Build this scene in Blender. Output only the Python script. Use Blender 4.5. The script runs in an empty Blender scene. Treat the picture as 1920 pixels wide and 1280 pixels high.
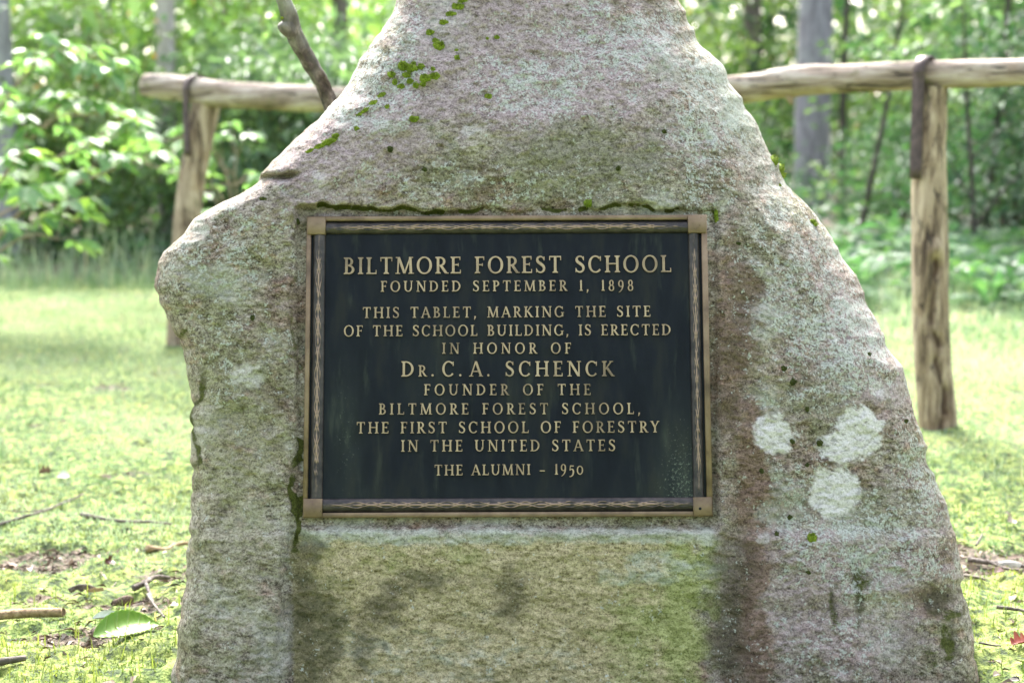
import bpy, math, random
import numpy as np
from mathutils import Vector, Matrix
random.seed(7); RNG = np.random.default_rng(7)
SC = bpy.context.scene; COL = SC.collection

# ------------------------------------------------------------------ camera
PITCH = math.atan(.128); FPX = 3000.0; CAM = np.array([0, 0, .908])
cd = bpy.data.cameras.new('camera'); cam = bpy.data.objects.new('camera', cd); COL.objects.link(cam)
cam.location = CAM; cam.rotation_euler = (math.pi/2 - PITCH, 0, 0)
cd.sensor_width = 36; cd.lens = 36*FPX/1920; cd.clip_start = .05; cd.clip_end = 3000
cd.dof.use_dof = True; cd.dof.focus_distance = 2.66; cd.dof.aperture_fstop = 3.7
SC.camera = cam
# ------------------------------------------------------------------ sky and sun
SUN_AZ, SUN_EL = math.radians(-5), math.radians(42)      # azimuth from +Y towards +X
w = bpy.data.worlds.new('World'); SC.world = w; w.use_nodes = True
wn = w.node_tree; bg = wn.nodes['Background']
sky = wn.nodes.new('ShaderNodeTexSky'); sky.sky_type = 'NISHITA'; sky.sun_disc = False
sky.sun_elevation = SUN_EL; sky.sun_rotation = SUN_AZ; sky.dust_density = 4.0; sky.air_density = 1.0; sky.ozone_density = .6
hs = wn.nodes.new('ShaderNodeHueSaturation'); hs.inputs['Saturation'].default_value = .5   # thin cloud
wn.links.new(sky.outputs[0], hs.inputs['Color']); wn.links.new(hs.outputs[0], bg.inputs['Color'])
bg.inputs['Strength'].default_value = .15
sd = bpy.data.lights.new('sun', 'SUN'); sun = bpy.data.objects.new('sun', sd); COL.objects.link(sun)
sd.energy = 3.9; sd.angle = math.radians(18); sd.color = (1, .97, .92)
sv = Vector((math.sin(SUN_AZ)*math.cos(SUN_EL), math.cos(SUN_AZ)*math.cos(SUN_EL), math.sin(SUN_EL)))
sun.rotation_euler = sv.to_track_quat('Z', 'Y').to_euler(); sun.location = (0, 0, 30)
SC.view_settings.view_transform = 'Standard'; SC.view_settings.look = 'None'
SC.view_settings.gamma = 1; SC.view_settings.exposure = 2.5
SC.render.engine = 'CYCLES'; SC.cycles.use_denoising = True
SC.cycles.max_bounces = 8; SC.cycles.transmission_bounces = 6; SC.cycles.transparent_max_bounces = 4

# ------------------------------------------------------------------ helpers
UP = np.array([0, math.sin(PITCH), math.cos(PITCH)]); FW = np.array([0, math.cos(PITCH), -math.sin(PITCH)]); RT = np.array([1., 0, 0])
def ray(px, py):
    px = np.asarray(px, float); py = np.asarray(py, float)
    return ((px-960)/FPX)[..., None]*RT - ((py-640)/FPX)[..., None]*UP + FW
def at(px, py, d): return CAM + ray(px, py)*np.asarray(d, float)[..., None]
def gnd(px, py, z=0.):
    r = ray(px, py); t = (z-CAM[2])/r[..., 2]; return CAM + r*t[..., None]

def _h(ix, iy, iz, seed):
    n = (ix.astype(np.int64)*374761393 + iy.astype(np.int64)*668265263 + iz.astype(np.int64)*2147483647 + seed*974634777) & 0xffffffff
    n = ((n ^ (n >> 13))*1274126177) & 0xffffffff
    n = ((n ^ (n >> 16))*2246822519) & 0xffffffff
    return ((n ^ (n >> 15)) & 0xffff)/65535.0
def vn(x, y, z=None, seed=0):
    x = np.asarray(x, float); y = np.asarray(y, float); z = np.zeros_like(x) if z is None else np.asarray(z, float)
    x, y, z = np.broadcast_arrays(x, y, z)
    ix, iy, iz = np.floor(x), np.floor(y), np.floor(z); fx, fy, fz = x-ix, y-iy, z-iz
    s = lambda t: t*t*t*(t*(t*6-15)+10)
    fx, fy, fz = s(fx), s(fy), s(fz); r = 0
    for a in (0, 1):
        for b in (0, 1):
            for c in (0, 1):
                r = r + _h(ix+a, iy+b, iz+c, seed)*(fx if a else 1-fx)*(fy if b else 1-fy)*(fz if c else 1-fz)
    return r*2-1
def fbm(x, y, z=None, oct=4, seed=0, gain=.5):
    r = 0; a = 1.; n = 0
    zz = None if z is None else np.asarray(z, float)
    for k in range(oct):
        r = r + a*vn(np.asarray(x)*2**k*1.02+k*17.3, np.asarray(y)*2**k+k*5.1, None if zz is None else zz*2**k+k*3.7, seed+k)
        n += a; a *= gain
    return r/n
def ss(a, b, x):
    t = np.clip((x-a)/(b-a), 0, 1); return t*t*(3-2*t)

def mesh(name, V, F, mats=(), parent=None, loc=(0, 0, 0), smooth=True, attrs=None, mi=None):
    """V (N,3) numpy in parent space; F: array of equal-size faces or a list of arrays."""
    me = bpy.data.meshes.new(name)
    Fs = F if isinstance(F, list) else [F]
    Fs = [np.asarray(f, np.int32) for f in Fs if len(f)]
    V = np.asarray(V, np.float32)
    me.vertices.add(len(V)); me.vertices.foreach_set('co', V.ravel())
    li = np.concatenate([f.ravel() for f in Fs]); cnt = np.concatenate([np.full(len(f), f.shape[1], np.int32) for f in Fs])
    me.loops.add(len(li)); me.loops.foreach_set('vertex_index', li)
    me.polygons.add(len(cnt)); me.polygons.foreach_set('loop_start', np.concatenate([[0], np.cumsum(cnt)[:-1]]).astype(np.int32))
    if smooth: me.polygons.foreach_set('use_smooth', np.ones(len(cnt), bool))
    for m in (mats if isinstance(mats, (list, tuple)) else [mats]): me.materials.append(m)
    if mi is not None: me.polygons.foreach_set('material_index', np.asarray(mi, np.int32))
    for k, a in (attrs or {}).items():
        a = np.asarray(a, np.float32)
        if a.ndim == 1: me.attributes.new(k, 'FLOAT', 'POINT').data.foreach_set('value', a)
        else: me.attributes.new(k, 'FLOAT_COLOR', 'POINT').data.foreach_set('color', a.ravel())
    me.update(); me.validate()
    o = bpy.data.objects.new(name, me); COL.objects.link(o); o.location = loc
    if parent: o.parent = parent
    return o
def tag(o, label, cat, group=None, kind=None):
    if label: o['label'] = label
    if cat: o['category'] = cat
    if group: o['group'] = group
    if kind: o['kind'] = kind
    return o
def thing(name, label, cat, loc=(0, 0, 0), group=None, kind=None):
    o = bpy.data.objects.new(name, None); COL.objects.link(o); o.location = loc; o.empty_display_size = .1
    return tag(o, label, cat, group, kind)
def dup(root, loc, rz=0, sc=1, label=None, group=None):
    r = root.copy(); COL.objects.link(r); r.location = loc; r.rotation_euler = (0, 0, rz); r.scale = (sc, sc, sc)
    if label: r['label'] = label
    if group: r['group'] = group
    for ch in list(root.children):
        c = ch.copy(); COL.objects.link(c); c.parent = r
        for g in ch.children:
            d = g.copy(); COL.objects.link(d); d.parent = c
    return r

class Geo:
    """collects verts and faces (tris and quads) for one mesh"""
    def __init__(s): s.V = []; s.T = []; s.Q = []; s.n = 0; s.A = []; s.mt = []; s.mq = []
    def add(s, V, T=None, Q=None, a=0., m=0):
        V = np.asarray(V, float)
        if T is not None and len(T): s.T.append(np.asarray(T)+s.n); s.mt.append(np.full(len(T), m))
        if Q is not None and len(Q): s.Q.append(np.asarray(Q)+s.n); s.mq.append(np.full(len(Q), m))
        s.V.append(V); s.A.append(np.broadcast_to(np.asarray(a, float), (len(V),))); s.n += len(V)
    def build(s, name, mats, parent=None, loc=(0, 0, 0), smooth=True, attr='tint'):
        F = []; mi = []
        if s.T: F.append(np.concatenate(s.T)); mi.append(np.concatenate(s.mt))
        if s.Q: F.append(np.concatenate(s.Q)); mi.append(np.concatenate(s.mq))
        return mesh(name, np.concatenate(s.V), F, mats, parent, loc, smooth, {attr: np.concatenate(s.A)}, np.concatenate(mi))

def catmull(P, n):
    P = np.asarray(P, float); P = np.vstack([2*P[0]-P[1], P, 2*P[-1]-P[-2]]); out = []
    seg = len(P)-3; ts = np.linspace(0, seg, n)
    for t in ts:
        i = min(int(t), seg-1); f = t-i; a, b, c, d = P[i:i+4]
        out.append(.5*((2*b)+(-a+c)*f+(2*a-5*b+4*c-d)*f*f+(-a+3*b-3*c+d)*f**3))
    return np.array(out)
def tube(P, R, sides=12, n=None, rough=0., seed=0, freq=6., cap=True, along=3.):
    P = np.asarray(P, float); R = np.asarray(R, float)
    if n:
        R = np.interp(np.linspace(0, 1, n), np.linspace(0, 1, len(R)), R); P = catmull(P, n)
    n = len(P); T = np.gradient(P, axis=0); T /= np.linalg.norm(T, axis=1)[:, None]
    ref = np.array([0, 0, 1.]) if abs(T[:, 2]).mean() < .75 else np.array([1., 0, 0])
    U = np.cross(ref, T); U /= np.linalg.norm(U, axis=1)[:, None]; W = np.cross(T, U)
    a = np.linspace(0, 2*np.pi, sides, endpoint=False)
    rr = R[:, None]*np.ones((1, sides))
    if rough:
        s = np.concatenate([[0], np.cumsum(np.linalg.norm(np.diff(P, axis=0), axis=1))])
        rr = rr*(1+rough*fbm(np.cos(a)[None]*freq/4+s[:, None]*0, np.sin(a)[None]*freq/4+0*s[:, None], s[:, None]*along+0*a[None], 3, seed))
    V = P[:, None]+(np.cos(a)[None, :, None]*U[:, None]+np.sin(a)[None, :, None]*W[:, None])*rr[..., None]
    i = np.arange(n-1)[:, None]*sides; j = np.arange(sides)[None]; k = (j+1) % sides
    Q = np.stack([i+j, i+k, i+sides+k, i+sides+j], -1).reshape(-1, 4)
    V = V.reshape(-1, 3); Tt = []
    if cap:
        m = len(V); V = np.vstack([V, P[0], P[-1]]); jj = np.arange(sides); kk = (jj+1) % sides
        Tt = np.vstack([np.stack([np.full(sides, m), kk, jj], 1), np.stack([np.full(sides, m+1), (n-1)*sides+jj, (n-1)*sides+kk], 1)])
    return V, Tt, Q
def unit(v): return v/np.maximum(np.linalg.norm(v, axis=-1, keepdims=True), 1e-9)
def leaves(P, D, N, L, W, fine=False, droop=.25, fold=.12):
    """leaf blades: base at P, pointing along D, facing N"""
    D = unit(D); S = unit(np.cross(D, N)); N = np.cross(S, D); n = len(P)
    L = np.broadcast_to(L, (n,))[:, None]; W = np.broadcast_to(W, (n,))[:, None]
    if fine: prof = [(0, 0, 0), (.28, .40, fold), (.28, 0, 0), (.28, -.40, fold), (.62, .43, fold-droop*.4), (.62, 0, -droop*.4), (.62, -.43, fold-droop*.4), (1, 0, -droop)]
    else: prof = [(0, 0, 0), (.45, .5, fold), (.45, 0, 0), (.45, -.5, fold), (1, 0, -droop)]
    V = np.stack([P+D*L*a+S*W*b+N*L*c for a, b, c in prof], 1)
    T = np.array([(0, 3, 2), (0, 2, 1), (2, 3, 6), (2, 6, 5), (2, 5, 4), (2, 4, 1), (5, 6, 7), (5, 7, 4)] if fine else [(0, 3, 2), (0, 2, 1), (2, 3, 4), (2, 4, 1)])
    k = len(prof); T = (T[None]+(np.arange(n)*k)[:, None, None]).reshape(-1, 3)
    return V.reshape(-1, 3), T, k

# ------------------------------------------------------------------ materials
def nd(nt, typ, ins=None, **kw):
    n = nt.nodes.new('ShaderNode'+typ)
    for k, v in kw.items(): setattr(n, k, v)
    for k, v in (ins or {}).items():
        s = n.inputs[k]
        if isinstance(v, bpy.types.NodeSocket): nt.links.new(v, s)
        elif hasattr(s.default_value, '__len__') and not hasattr(v, '__len__'): s.default_value = [v]*len(s.default_value)
        elif hasattr(s.default_value, '__len__') and len(s.default_value) == 4 and len(v) == 3: s.default_value = (*v, 1)
        else: s.default_value = v
    return n
def newmat(name):
    m = bpy.data.materials.new(name); m.use_nodes = True; nt = m.node_tree
    return m, nt, nt.nodes['Principled BSDF']
def ramp(nt, fac, stops):
    r = nd(nt, 'ValToRGB', {'Fac': fac}); e = r.color_ramp.elements
    while len(e) < len(stops): e.new(.5)
    for q, (p, c) in zip(e, stops): q.position = p; q.color = (*c, 1) if hasattr(c, '__len__') else (c, c, c, 1)
    return r.outputs['Color']
def mixc(nt, fac, a, b, mode='MIX'):
    n = nd(nt, 'Mix', data_type='RGBA', blend_type=mode)
    for s, v in ((n.inputs[0], fac), (n.inputs[6], a), (n.inputs[7], b)):
        if isinstance(v, bpy.types.NodeSocket): nt.links.new(v, s)
        else: s.default_value = v if not hasattr(v, '__len__') else (*v, 1)
    return n.outputs[2]
def mth(nt, op, a, b=None, c=None, clamp=False):
    n = nd(nt, 'Math', operation=op, use_clamp=clamp)
    for i, v in enumerate((a, b, c)):
        if v is None: continue
        if isinstance(v, bpy.types.NodeSocket): nt.links.new(v, n.inputs[i])
        else: n.inputs[i].default_value = v
    return n.outputs[0]
def sstep(nt, v, a, b): return nd(nt, 'MapRange', {'Value': v, 'From Min': a, 'From Max': b}, interpolation_type='SMOOTHSTEP').outputs[0]
def coords(nt, scale=(1, 1, 1), rot=(0, 0, 0), kind='Object'):
    tc = nd(nt, 'TexCoord'); return nd(nt, 'Mapping', {'Vector': tc.outputs[kind], 'Scale': scale, 'Rotation': rot}).outputs[0]
def noise(nt, vec, scale, detail=4, rough=.55, dist=0.):
    return nd(nt, 'TexNoise', {'Vector': vec, 'Scale': scale, 'Detail': detail, 'Roughness': rough, 'Distortion': dist}).outputs['Fac']
def attr(nt, name): return nd(nt, 'Attribute', attribute_name=name)
def bump(nt, h, s, d, prev=None):
    i = {'Height': h, 'Strength': s, 'Distance': d}
    if prev: i['Normal'] = prev
    return nd(nt, 'Bump', i).outputs[0]

def leaf_mat(name, stops, trans=(1.3, 1.3, .7), tf=.45, rough=.55):
    m, nt, b = newmat(name); c = ramp(nt, attr(nt, 'tint').outputs['Fac'], stops)
    nt.links.new(c, b.inputs['Base Color']); b.inputs['Roughness'].default_value = rough
    t = nd(nt, 'BsdfTranslucent', {'Color': mixc(nt, 1., c, trans, 'MULTIPLY')})
    mx = nd(nt, 'MixShader', {0: tf, 1: b.outputs[0], 2: t.outputs[0]})
    nt.links.new(mx.outputs[0], nt.nodes['Material Output'].inputs['Surface']); return m
def bark_mat(name, c0, c1, c2, sc=14, zs=.22, lichen=None, bd=.012):
    m, nt, b = newmat(name); v = coords(nt, (1, 1, zs))
    n = noise(nt, v, sc, 6, .62, .4); n2 = noise(nt, coords(nt), 3.1, 4)
    c = ramp(nt, n, [(.3, c0), (.5, c1), (.7, c2)])
    if lichen: c = mixc(nt, mth(nt, 'MULTIPLY', sstep(nt, n2, .5, .62), .75), c, lichen)
    nt.links.new(c, b.inputs['Base Color']); b.inputs['Roughness'].default_value = .9
    nt.links.new(bump(nt, n, .8, bd), b.inputs['Normal']); return m

M = {}
M['leaf_bright'] = leaf_mat('leaf_bright', [(0, (.10, .21, .085)), (.6, (.16, .30, .13)), (1, (.24, .38, .10))])
M['leaf_mid'] = leaf_mat('leaf_mid', [(0, (.05, .11, .035)), (.55, (.095, .18, .06)), (.97, (.17, .26, .07)), (1, (.35, .25, .08))])
M['leaf_yellow'] = leaf_mat('leaf_yellow', [(0, (.07, .15, .05)), (.5, (.135, .255, .085)), (.96, (.22, .34, .10)), (1, (.46, .27, .07))])
M['leaf_dark'] = leaf_mat('leaf_dark', [(0, (.07, .14, .08)), (.6, (.12, .21, .12)), (1, (.18, .28, .13))], tf=.5, rough=.5)
M['leaf_emerald'] = leaf_mat('leaf_emerald', [(0, (.022, .06, .03)), (.6, (.044, .115, .058)), (1, (.09, .17, .06))], rough=.6)
M['fern'] = leaf_mat('fern', [(0, (.035, .10, .05)), (.6, (.06, .155, .075)), (1, (.11, .21, .075))], rough=.65)
M['grass'] = leaf_mat('grass', [(0, (.07, .15, .055)), (.5, (.215, .31, .185)), (.93, (.36, .43, .29)), (1, (.46, .42, .28))], (1.1, 1.1, .9), .4, .4)
M['moss_lawn'] = leaf_mat('moss_lawn', [(0, (.035, .08, .012)), (.5, (.115, .17, .035)), (.93, (.23, .275, .07)), (1, (.36, .30, .16))], (1.15, 1.15, .7), .4, .6)
M['bark_grey'] = bark_mat('bark_grey', (.11, .105, .115), (.22, .21, .23), (.33, .32, .35), 16, .25, (.30, .31, .31))
M['bark_pale'] = bark_mat('bark_pale', (.24, .21, .20), (.40, .36, .34), (.5, .46, .44), 12, .3)
M['bark_dark'] = bark_mat('bark_dark', (.02, .017, .014), (.045, .038, .03), (.08, .068, .055), 18, .2)
M['bark_brown'] = bark_mat('bark_brown', (.06, .05, .04), (.12, .10, .085), (.18, .155, .13), 18, .2)
M['twig_pale'] = bark_mat('twig_pale', (.16, .12, .08), (.27, .21, .15), (.34, .28, .2), 20, .3)

# ------------------------------------------------------------------ ground
def soil(x, y):
    """0..1 bare litter-covered soil between the moss cushions"""
    n = fbm(x*2.2, y*2.6, None, 3, 31)*.55+fbm(x*9, y*11, None, 4, 33)*.75
    left = np.exp(-(((y-3.42)/.24)**2))*np.exp(-(((x+1.05)/.5)**2)) + .95*np.exp(-(((y-3.06)/.11)**2))*np.exp(-(((x+.74)/.26)**2)) + .7*np.exp(-(((y-2.86)/.07)**2))*np.exp(-(((x+.80)/.2)**2))
    right = 1.3*np.exp(-(((y-3.40)/.13)**2))*np.exp(-(((x-1.04)/.35)**2)) + .6*np.exp(-(((y-3.1)/.05)**2))*np.exp(-(((x-1.0)/.16)**2))
    far = ss(9.6, 11.5, y + fbm(x*.7, y*.7, None, 3, 8)*1.2)*.9
    return np.clip(.74*ss(.30, .76, left*.8+right*1.0 + .85*n - .08) + far + .5*ss(.42, .7, n), 0, 1)
def ground_z(x, y):
    near = np.exp(-((y-2.5)/4.)**2)
    lump = .012*fbm(x*9, y*9, None, 3, 5)+.02*fbm(x*1.3, y*1.3, None, 3, 6)
    so = soil(x, y)
    return lump*(.35+.85*near) - .017*near - .008*so*near + near*(.013*np.abs(fbm(x*34, y*34, None, 2, 9))+.022*np.abs(fbm(x*13, y*13, None, 2, 19)))*(1-.7*so)
gx = np.concatenate([-np.geomspace(900, 2.6, 60), np.arange(-2.5, 2.5, .014), np.geomspace(2.6, 900, 60)])
gy = np.concatenate([-np.geomspace(300, .3, 30), np.arange(0, 2.1, .15), np.arange(2.1, 4.6, .014), np.geomspace(4.62, 12, 160), np.geomspace(12.3, 1500, 60)])
GX, GY = np.meshgrid(gx, gy); so = soil(GX, GY)
GV = np.stack([GX, GY, ground_z(GX, GY)], -1).reshape(-1, 3)
nx, ny = len(gx), len(gy); i = (np.arange(ny-1)[:, None]*nx+np.arange(nx-1)[None]).reshape(-1, 1)
m, nt, b = newmat('ground')
c = coords(nt); n1 = noise(nt, c, 3.0, 5); n2 = noise(nt, c, 40, 5, .65); n3 = noise(nt, c, 140, 3, .7)
moss = mixc(nt, sstep(nt, n1, .35, .65), ramp(nt, n2, [(.40, (.022, .04, .006)), (.50, (.125, .165, .028)), (.62, (.30, .34, .08))]), ramp(nt, n2, [(.40, (.018, .04, .008)), (.49, (.10, .16, .03)), (.61, (.26, .33, .085))]))
dirt = ramp(nt, noise(nt, coords(nt, (1, 2.4, 1)), 55, 6, .75), [(.38, (.018, .013, .008)), (.48, (.075, .055, .036)), (.58, (.17, .13, .095)), (.70, (.33, .28, .23))])
sf = sstep(nt, mth(nt, 'ADD', attr(nt, 'soil').outputs['Fac'], mth(nt, 'MULTIPLY', mth(nt, 'SUBTRACT', n2, .5), 2.6)), .42, .62)
nt.links.new(mixc(nt, sf, moss, dirt), b.inputs['Base Color']); b.inputs['Roughness'].default_value = .95
nt.links.new(bump(nt, n3, .9, .006, bump(nt, n2, .8, .015)), b.inputs['Normal'])
tag(mesh('ground', GV, np.concatenate([i, i+1, i+nx+1, i+nx], 1), m, attrs={'soil': so.ravel()}), 'mossy lawn with bare patches of soil and litter running back to the woods', 'ground', kind='structure')

# ------------------------------------------------------------------ the boulder
LEAN = math.radians(15); PN = np.array([0, -math.cos(LEAN), math.sin(LEAN)]); PC = CAM+ray(950, 687)*2.7
def plane(px, py):
    r = ray(px, py); return CAM + r*(((PC-CAM)@PN)/(r@PN))[..., None]
OL = np.array([(930, -300), (860, -230), (800, -140), (765, -50), (742, 0), (733, 30), (700, 78), (675, 112), (655, 160), (626, 190), (604, 218), (560, 256), (520, 298), (490, 326), (485, 341), (452, 364), (402, 388), (366, 410), (345, 440), (312, 470), (295, 505), (290, 535), (302, 568), (318, 600), (330, 630), (345, 652), (351, 680), (359, 730), (361, 800), (361, 870), (364, 905), (357, 960), (355, 1000), (350, 1060), (344, 1120), (335, 1190), (328, 1240), (322, 1290), (318, 1450)], float)
OR = np.array([(1060, -300), (1130, -220), (1200, -120), (1250, -50), (1273, 0), (1290, 42), (1320, 86), (1346, 116), (1368, 155), (1390, 185), (1411, 218), (1430, 260), (1450, 300), (1476, 345), (1512, 382), (1550, 430), (1581, 478), (1611, 530), (1640, 590), (1661, 640), (1688, 690), (1700, 735), (1724, 800), (1746, 880), (1772, 950), (1790, 1010), (1803, 1080), (1815, 1140), (1828, 1200), (1834, 1280), (1840, 1450)], float)
def edges(py):
    j = lambda s: 4*fbm(py/26, py*0, None, 3, s)+3*fbm(py/90, py*0, None, 2, s+9)+7*(.35-np.abs(vn(py/41, py*0, None, s+12)))
    return np.interp(py, OL[:, 1], OL[:, 0])+j(3), np.interp(py, OR[:, 1], OR[:, 0])+j(21)
def lipy(px): return 391+9*fbm(px/75, px*0, None, 2, 101)+4*fbm(px/22, px*0, None, 2, 102)
def relief(px, py, xl, xr):
    """height of the front face over the plaque plane, in millimetres"""
    wob = lambda f, s: fbm(px/f, py/f, None, 3, s)
    yr = np.interp(px, [430, 560, 650, 760, 1180, 1300, 1420, 1700], [350, 300, 262, 238, 232, 300, 400, 760]) + 34*wob(150, 40)+14*wob(45, 39)
    up = py-yr
    wd = 34.; D = 16+.10*np.maximum(392-py, 0)-.52*wd*np.log1p(np.exp(np.clip(-up/wd, -30, 30)))
    # big undulation
    und = 20*wob(330, 41)+9*wob(130, 42)
    bed = ss(548, 562, px)*(1-ss(1338, 1356, px))*ss(-6, 5, py-lipy(px))*(1-ss(982, 1000, py+5*wob(60, 44)))
    # below the plaque: slab stepping forward, grooves on both sides
    low = ss(985, 1016, py+4*wob(50, 45))
    slab = 12+.07*(py-1000) + 10*ss(600, 1290, px)
    gl = ss(522, 540, px-(py-1000)*-.05+5*wob(50, 46))       # left rib edge
    gr = 1-ss(1300, 1385, px+8*wob(70, 47))
    inp = gl*gr*low
    rib = 30+.03*(py-1000)
    D = np.where(py > 985, D*(1-low)+low*rib, D)
    D = D+und*(1-bed*.95)
    D = D*(1-inp)+inp*(slab+5*wob(150, 48)) - 20*np.exp(-((px-560-8*wob(60, 49))/26)**2)*low*gl
    D = D - 26*np.exp(-((px-1378-20*wob(150, 50))/36)**2)*low
    D = D*(1-bed)+bed*(-5+1.2*wob(40, 51))
    # right of the plaque: a shallow trough, then the flank
    D = D-12*np.exp(-((px-1390-16*wob(160, 52))/32)**2)*ss(430, 520, py)*(1-low)
    fl = ss(xr-380, xr, px); D = D-70*fl**1.6
    bv = np.clip((px-(xr-95-14*wob(90, 53)))/95, 0, 1); D = D-60*bv*ss(-200, 150, py)*(1-.5*ss(500, 800, py))
    # left flank and its rounded nose
    D = D-26*np.clip((xl+150-px)/150, 0, 1)**1.5
    # lip crack over the plaque and the cleft on the left shoulder
    D = D-6*np.exp(-((py-lipy(px))/4)**2)*ss(585, 610, px)*(1-ss(1290, 1320, px))
    cl = py-(334+(px-490)*-.10+4*wob(30, 55)); cm = ss(475, 495, px)*(1-ss(530, 575, px))
    D = D-48*np.exp(-(cl/6)**2)*cm+16*np.exp(-((cl+16)/14)**2)*cm
    # little crags
    dark_hole = np.exp(-(((px-1755)/42)**2+((py-1122)/26)**2)); D = D-16*dark_hole
    D = D-7*np.exp(-((px-1355-6*wob(25, 56))/7)**2)*ss(440, 470, py)*(1-ss(600, 660, py))
    D = D-9*np.exp(-((px-549-5*wob(20, 57))/6)**2)*ss(400, 420, py)*(1-ss(1000, 1030, py))
    rough = 1-.55*bed
    crag = np.abs(fbm(px/75, py/60, None, 4, 58)); D = D+rough*(15*(.28-crag))
    D = D+rough*(4.2*fbm(px/27, py/22, None, 4, 59, .66)+2.6*fbm(px/9, py/5.5, None, 2, 60)-5*np.maximum(0, fbm(px/22, py/12, None, 3, 61)-.18))
    return D
ROWS, NF, NB = 640, 600, 90
py = np.linspace(-300, 1440, ROWS); xl, xr = edges(py)
t = np.linspace(0, 1, NF); t = .6*t+.4*(.5-.5*np.cos(np.pi*t))
FX = xl[:, None]+(xr-xl)[:, None]*t[None]; FY = np.repeat(py[:, None], NF, 1)
xls, xrs = np.interp(py, OL[:, 1], OL[:, 0]), np.interp(py, OR[:, 1], OR[:, 0]); tt0 = (FX-xl[:, None])/(xr-xl)[:, None]
D = relief(FX, FY, xls[:, None], xrs[:, None])
e0 = tt0*(xrs-xls)[:, None]; e1 = (1-tt0)*(xrs-xls)[:, None]
Rl = (60+26*fbm(py/80, py*0, None, 2, 70))[:, None]; Rr = (62+22*fbm(py/80, py*0, None, 2, 71))[:, None]
rnd = lambda e, R: 1-np.sqrt(np.clip(1-(1-np.clip(e/R, 0, 1))**2, 0, 1))
D = D-75*rnd(e0, Rl)-75*rnd(e1, Rr)
top = np.clip((-60-py)/240, 0, 1)[:, None]; D = D-150*rnd((1-top)*240, 200.)*(top > 0)
D = D*.0009
def onray(px, py, D):
    r = ray(px, py); P = plane(px, py); return P-unit(r)*np.asarray(D)[..., None]
FV = onray(FX, FY, D)
# back half: an uneven ellipse behind the two silhouettes, each point on the ray between them
th = np.linspace(0, np.pi, NB+2)[1:-1]
cx, hw = (xl+xr)/2, (xr-xl)/2
TB = (.22+.36*np.clip((py+300)/1600, 0, 1))*np.clip((py+330)/120, .2, 1)
BX = cx[:, None]+hw[:, None]*np.cos(th)[None]; BY = np.repeat(py[:, None], NB, 1)
f = .5-.5*np.cos(th)
D0 = D[:, -1][:, None]*(1-f)[None]+D[:, 0][:, None]*f[None]
BD = D0-TB[:, None]*np.sin(th)[None]**.8*(1+.28*fbm(BX/260, BY/260, None, 3, 80)) - .012*fbm(BX/50, BY/50, None, 3, 81)*np.sin(th)[None]
BV = onray(BX, BY, BD)
AV = np.concatenate([FV, BV], 1); NC = NF+NB
i = np.arange(ROWS-1)[:, None]*NC; j = np.arange(NC)[None]; k = (j+1) % NC
BQ = np.stack([i+j, i+NC+j, i+NC+k, i+k], -1).reshape(-1, 4)
# masks of stains, lichen and algae, with some painted shade and light
X, Y = FX, FY
W1 = fbm(X/60, Y/60, None, 4, 90); W2 = fbm(X/18, Y/18, None, 3, 91); W3 = fbm(X/150, Y/150, None, 3, 92)
WX, WY = X+26*W1+9*W2, Y+26*fbm(X/60, Y/60, None, 4, 95)+9*fbm(X/18, Y/18, None, 3, 96)
X0, Y0 = X, Y; W0 = fbm(X/9, Y/7, None, 3, 97)
def blob(cx, cy, rx, ry, soft=.35, n1=.35, n2=.2, rot=0.):
    c, s = math.cos(rot), math.sin(rot); dx, dy = (WX-cx, WY-cy) if soft > .3 else (X0-cx+9*W0, Y0-cy+9*fbm(X/11, Y/8, None, 3, 98)); u, v = (dx*c+dy*s)/rx, (-dx*s+dy*c)/ry
    return 1-ss(1-soft, 1+soft, np.sqrt(u*u+v*v)+n1*W1+n2*W2)
A = np.zeros((ROWS, NC, 4)); B = np.zeros((ROWS, NC, 4)); Cc = np.zeros((ROWS, NC, 4))
mx = lambda *a: np.clip(np.maximum.reduce(a), 0, 1)
low = ss(990, 1020, Y)
pink = mx(.9*blob(680, 290, 190, 90, .6, rot=-.6), .8*blob(1010, 110, 260, 170, .8), .7*blob(780, 200, 200, 70, .7, rot=-.5), .5*blob(1150, 280, 300, 60, .8), .6*blob(1560, 1120, 220, 170, .8), .5*blob(1600, 640, 160, 130, .8), .45*blob(1700, 1000, 90, 140, .8), .4*blob(480, 380, 120, 60, .8))
panel = ss(535, 560, X+8*W1)*(1-ss(1280, 1350, WX))*low
algae = mx(panel*(.22+.5*W3+.25*W1), .8*blob(1095, 315, 150, 75, .5), .65*blob(1090, 250, 110, 25, .6), .35*blob(840, 330, 120, 60, .7), .5*blob(1510, 740, 80, 55, .5), .55*blob(1660, 960, 60, 50, .5), .35*blob(470, 1150, 80, 160, .9), .4*blob(430, 800, 70, 200, .9), .35*blob(1290, 400, 90, 40, .7))
bright = mx(1.0*blob(1285, 1130, 42, 170, .9, .3, .25)*low, .5*blob(1200, 1180, 90, 110, .8)*low, .35*blob(600, 1130, 60, 130, .8)*low, .3*blob(800, 1050, 260, 40, .8)*low)
rust = mx(.55*blob(1604, 794, 10, 16, .5), 1.*blob(1413, 900, 30, 170, .8, .6, .5), .8*blob(1378, 640, 38, 200, .9, .6, .5), .9*blob(1412, 1150, 30, 190, .9, .6, .5), .5*blob(1400, 960, 60, 330, 1., .6, .5), .2*blob(640, 1090, 70, 100, .6)*low, .18*blob(930, 1060, 70, 60, .7)*low, .15*blob(1130, 1150, 60, 60, .7)*low, .6*blob(1740, 1125, 60, 34, .6), .35*blob(460, 830, 50, 60, .7))
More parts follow.
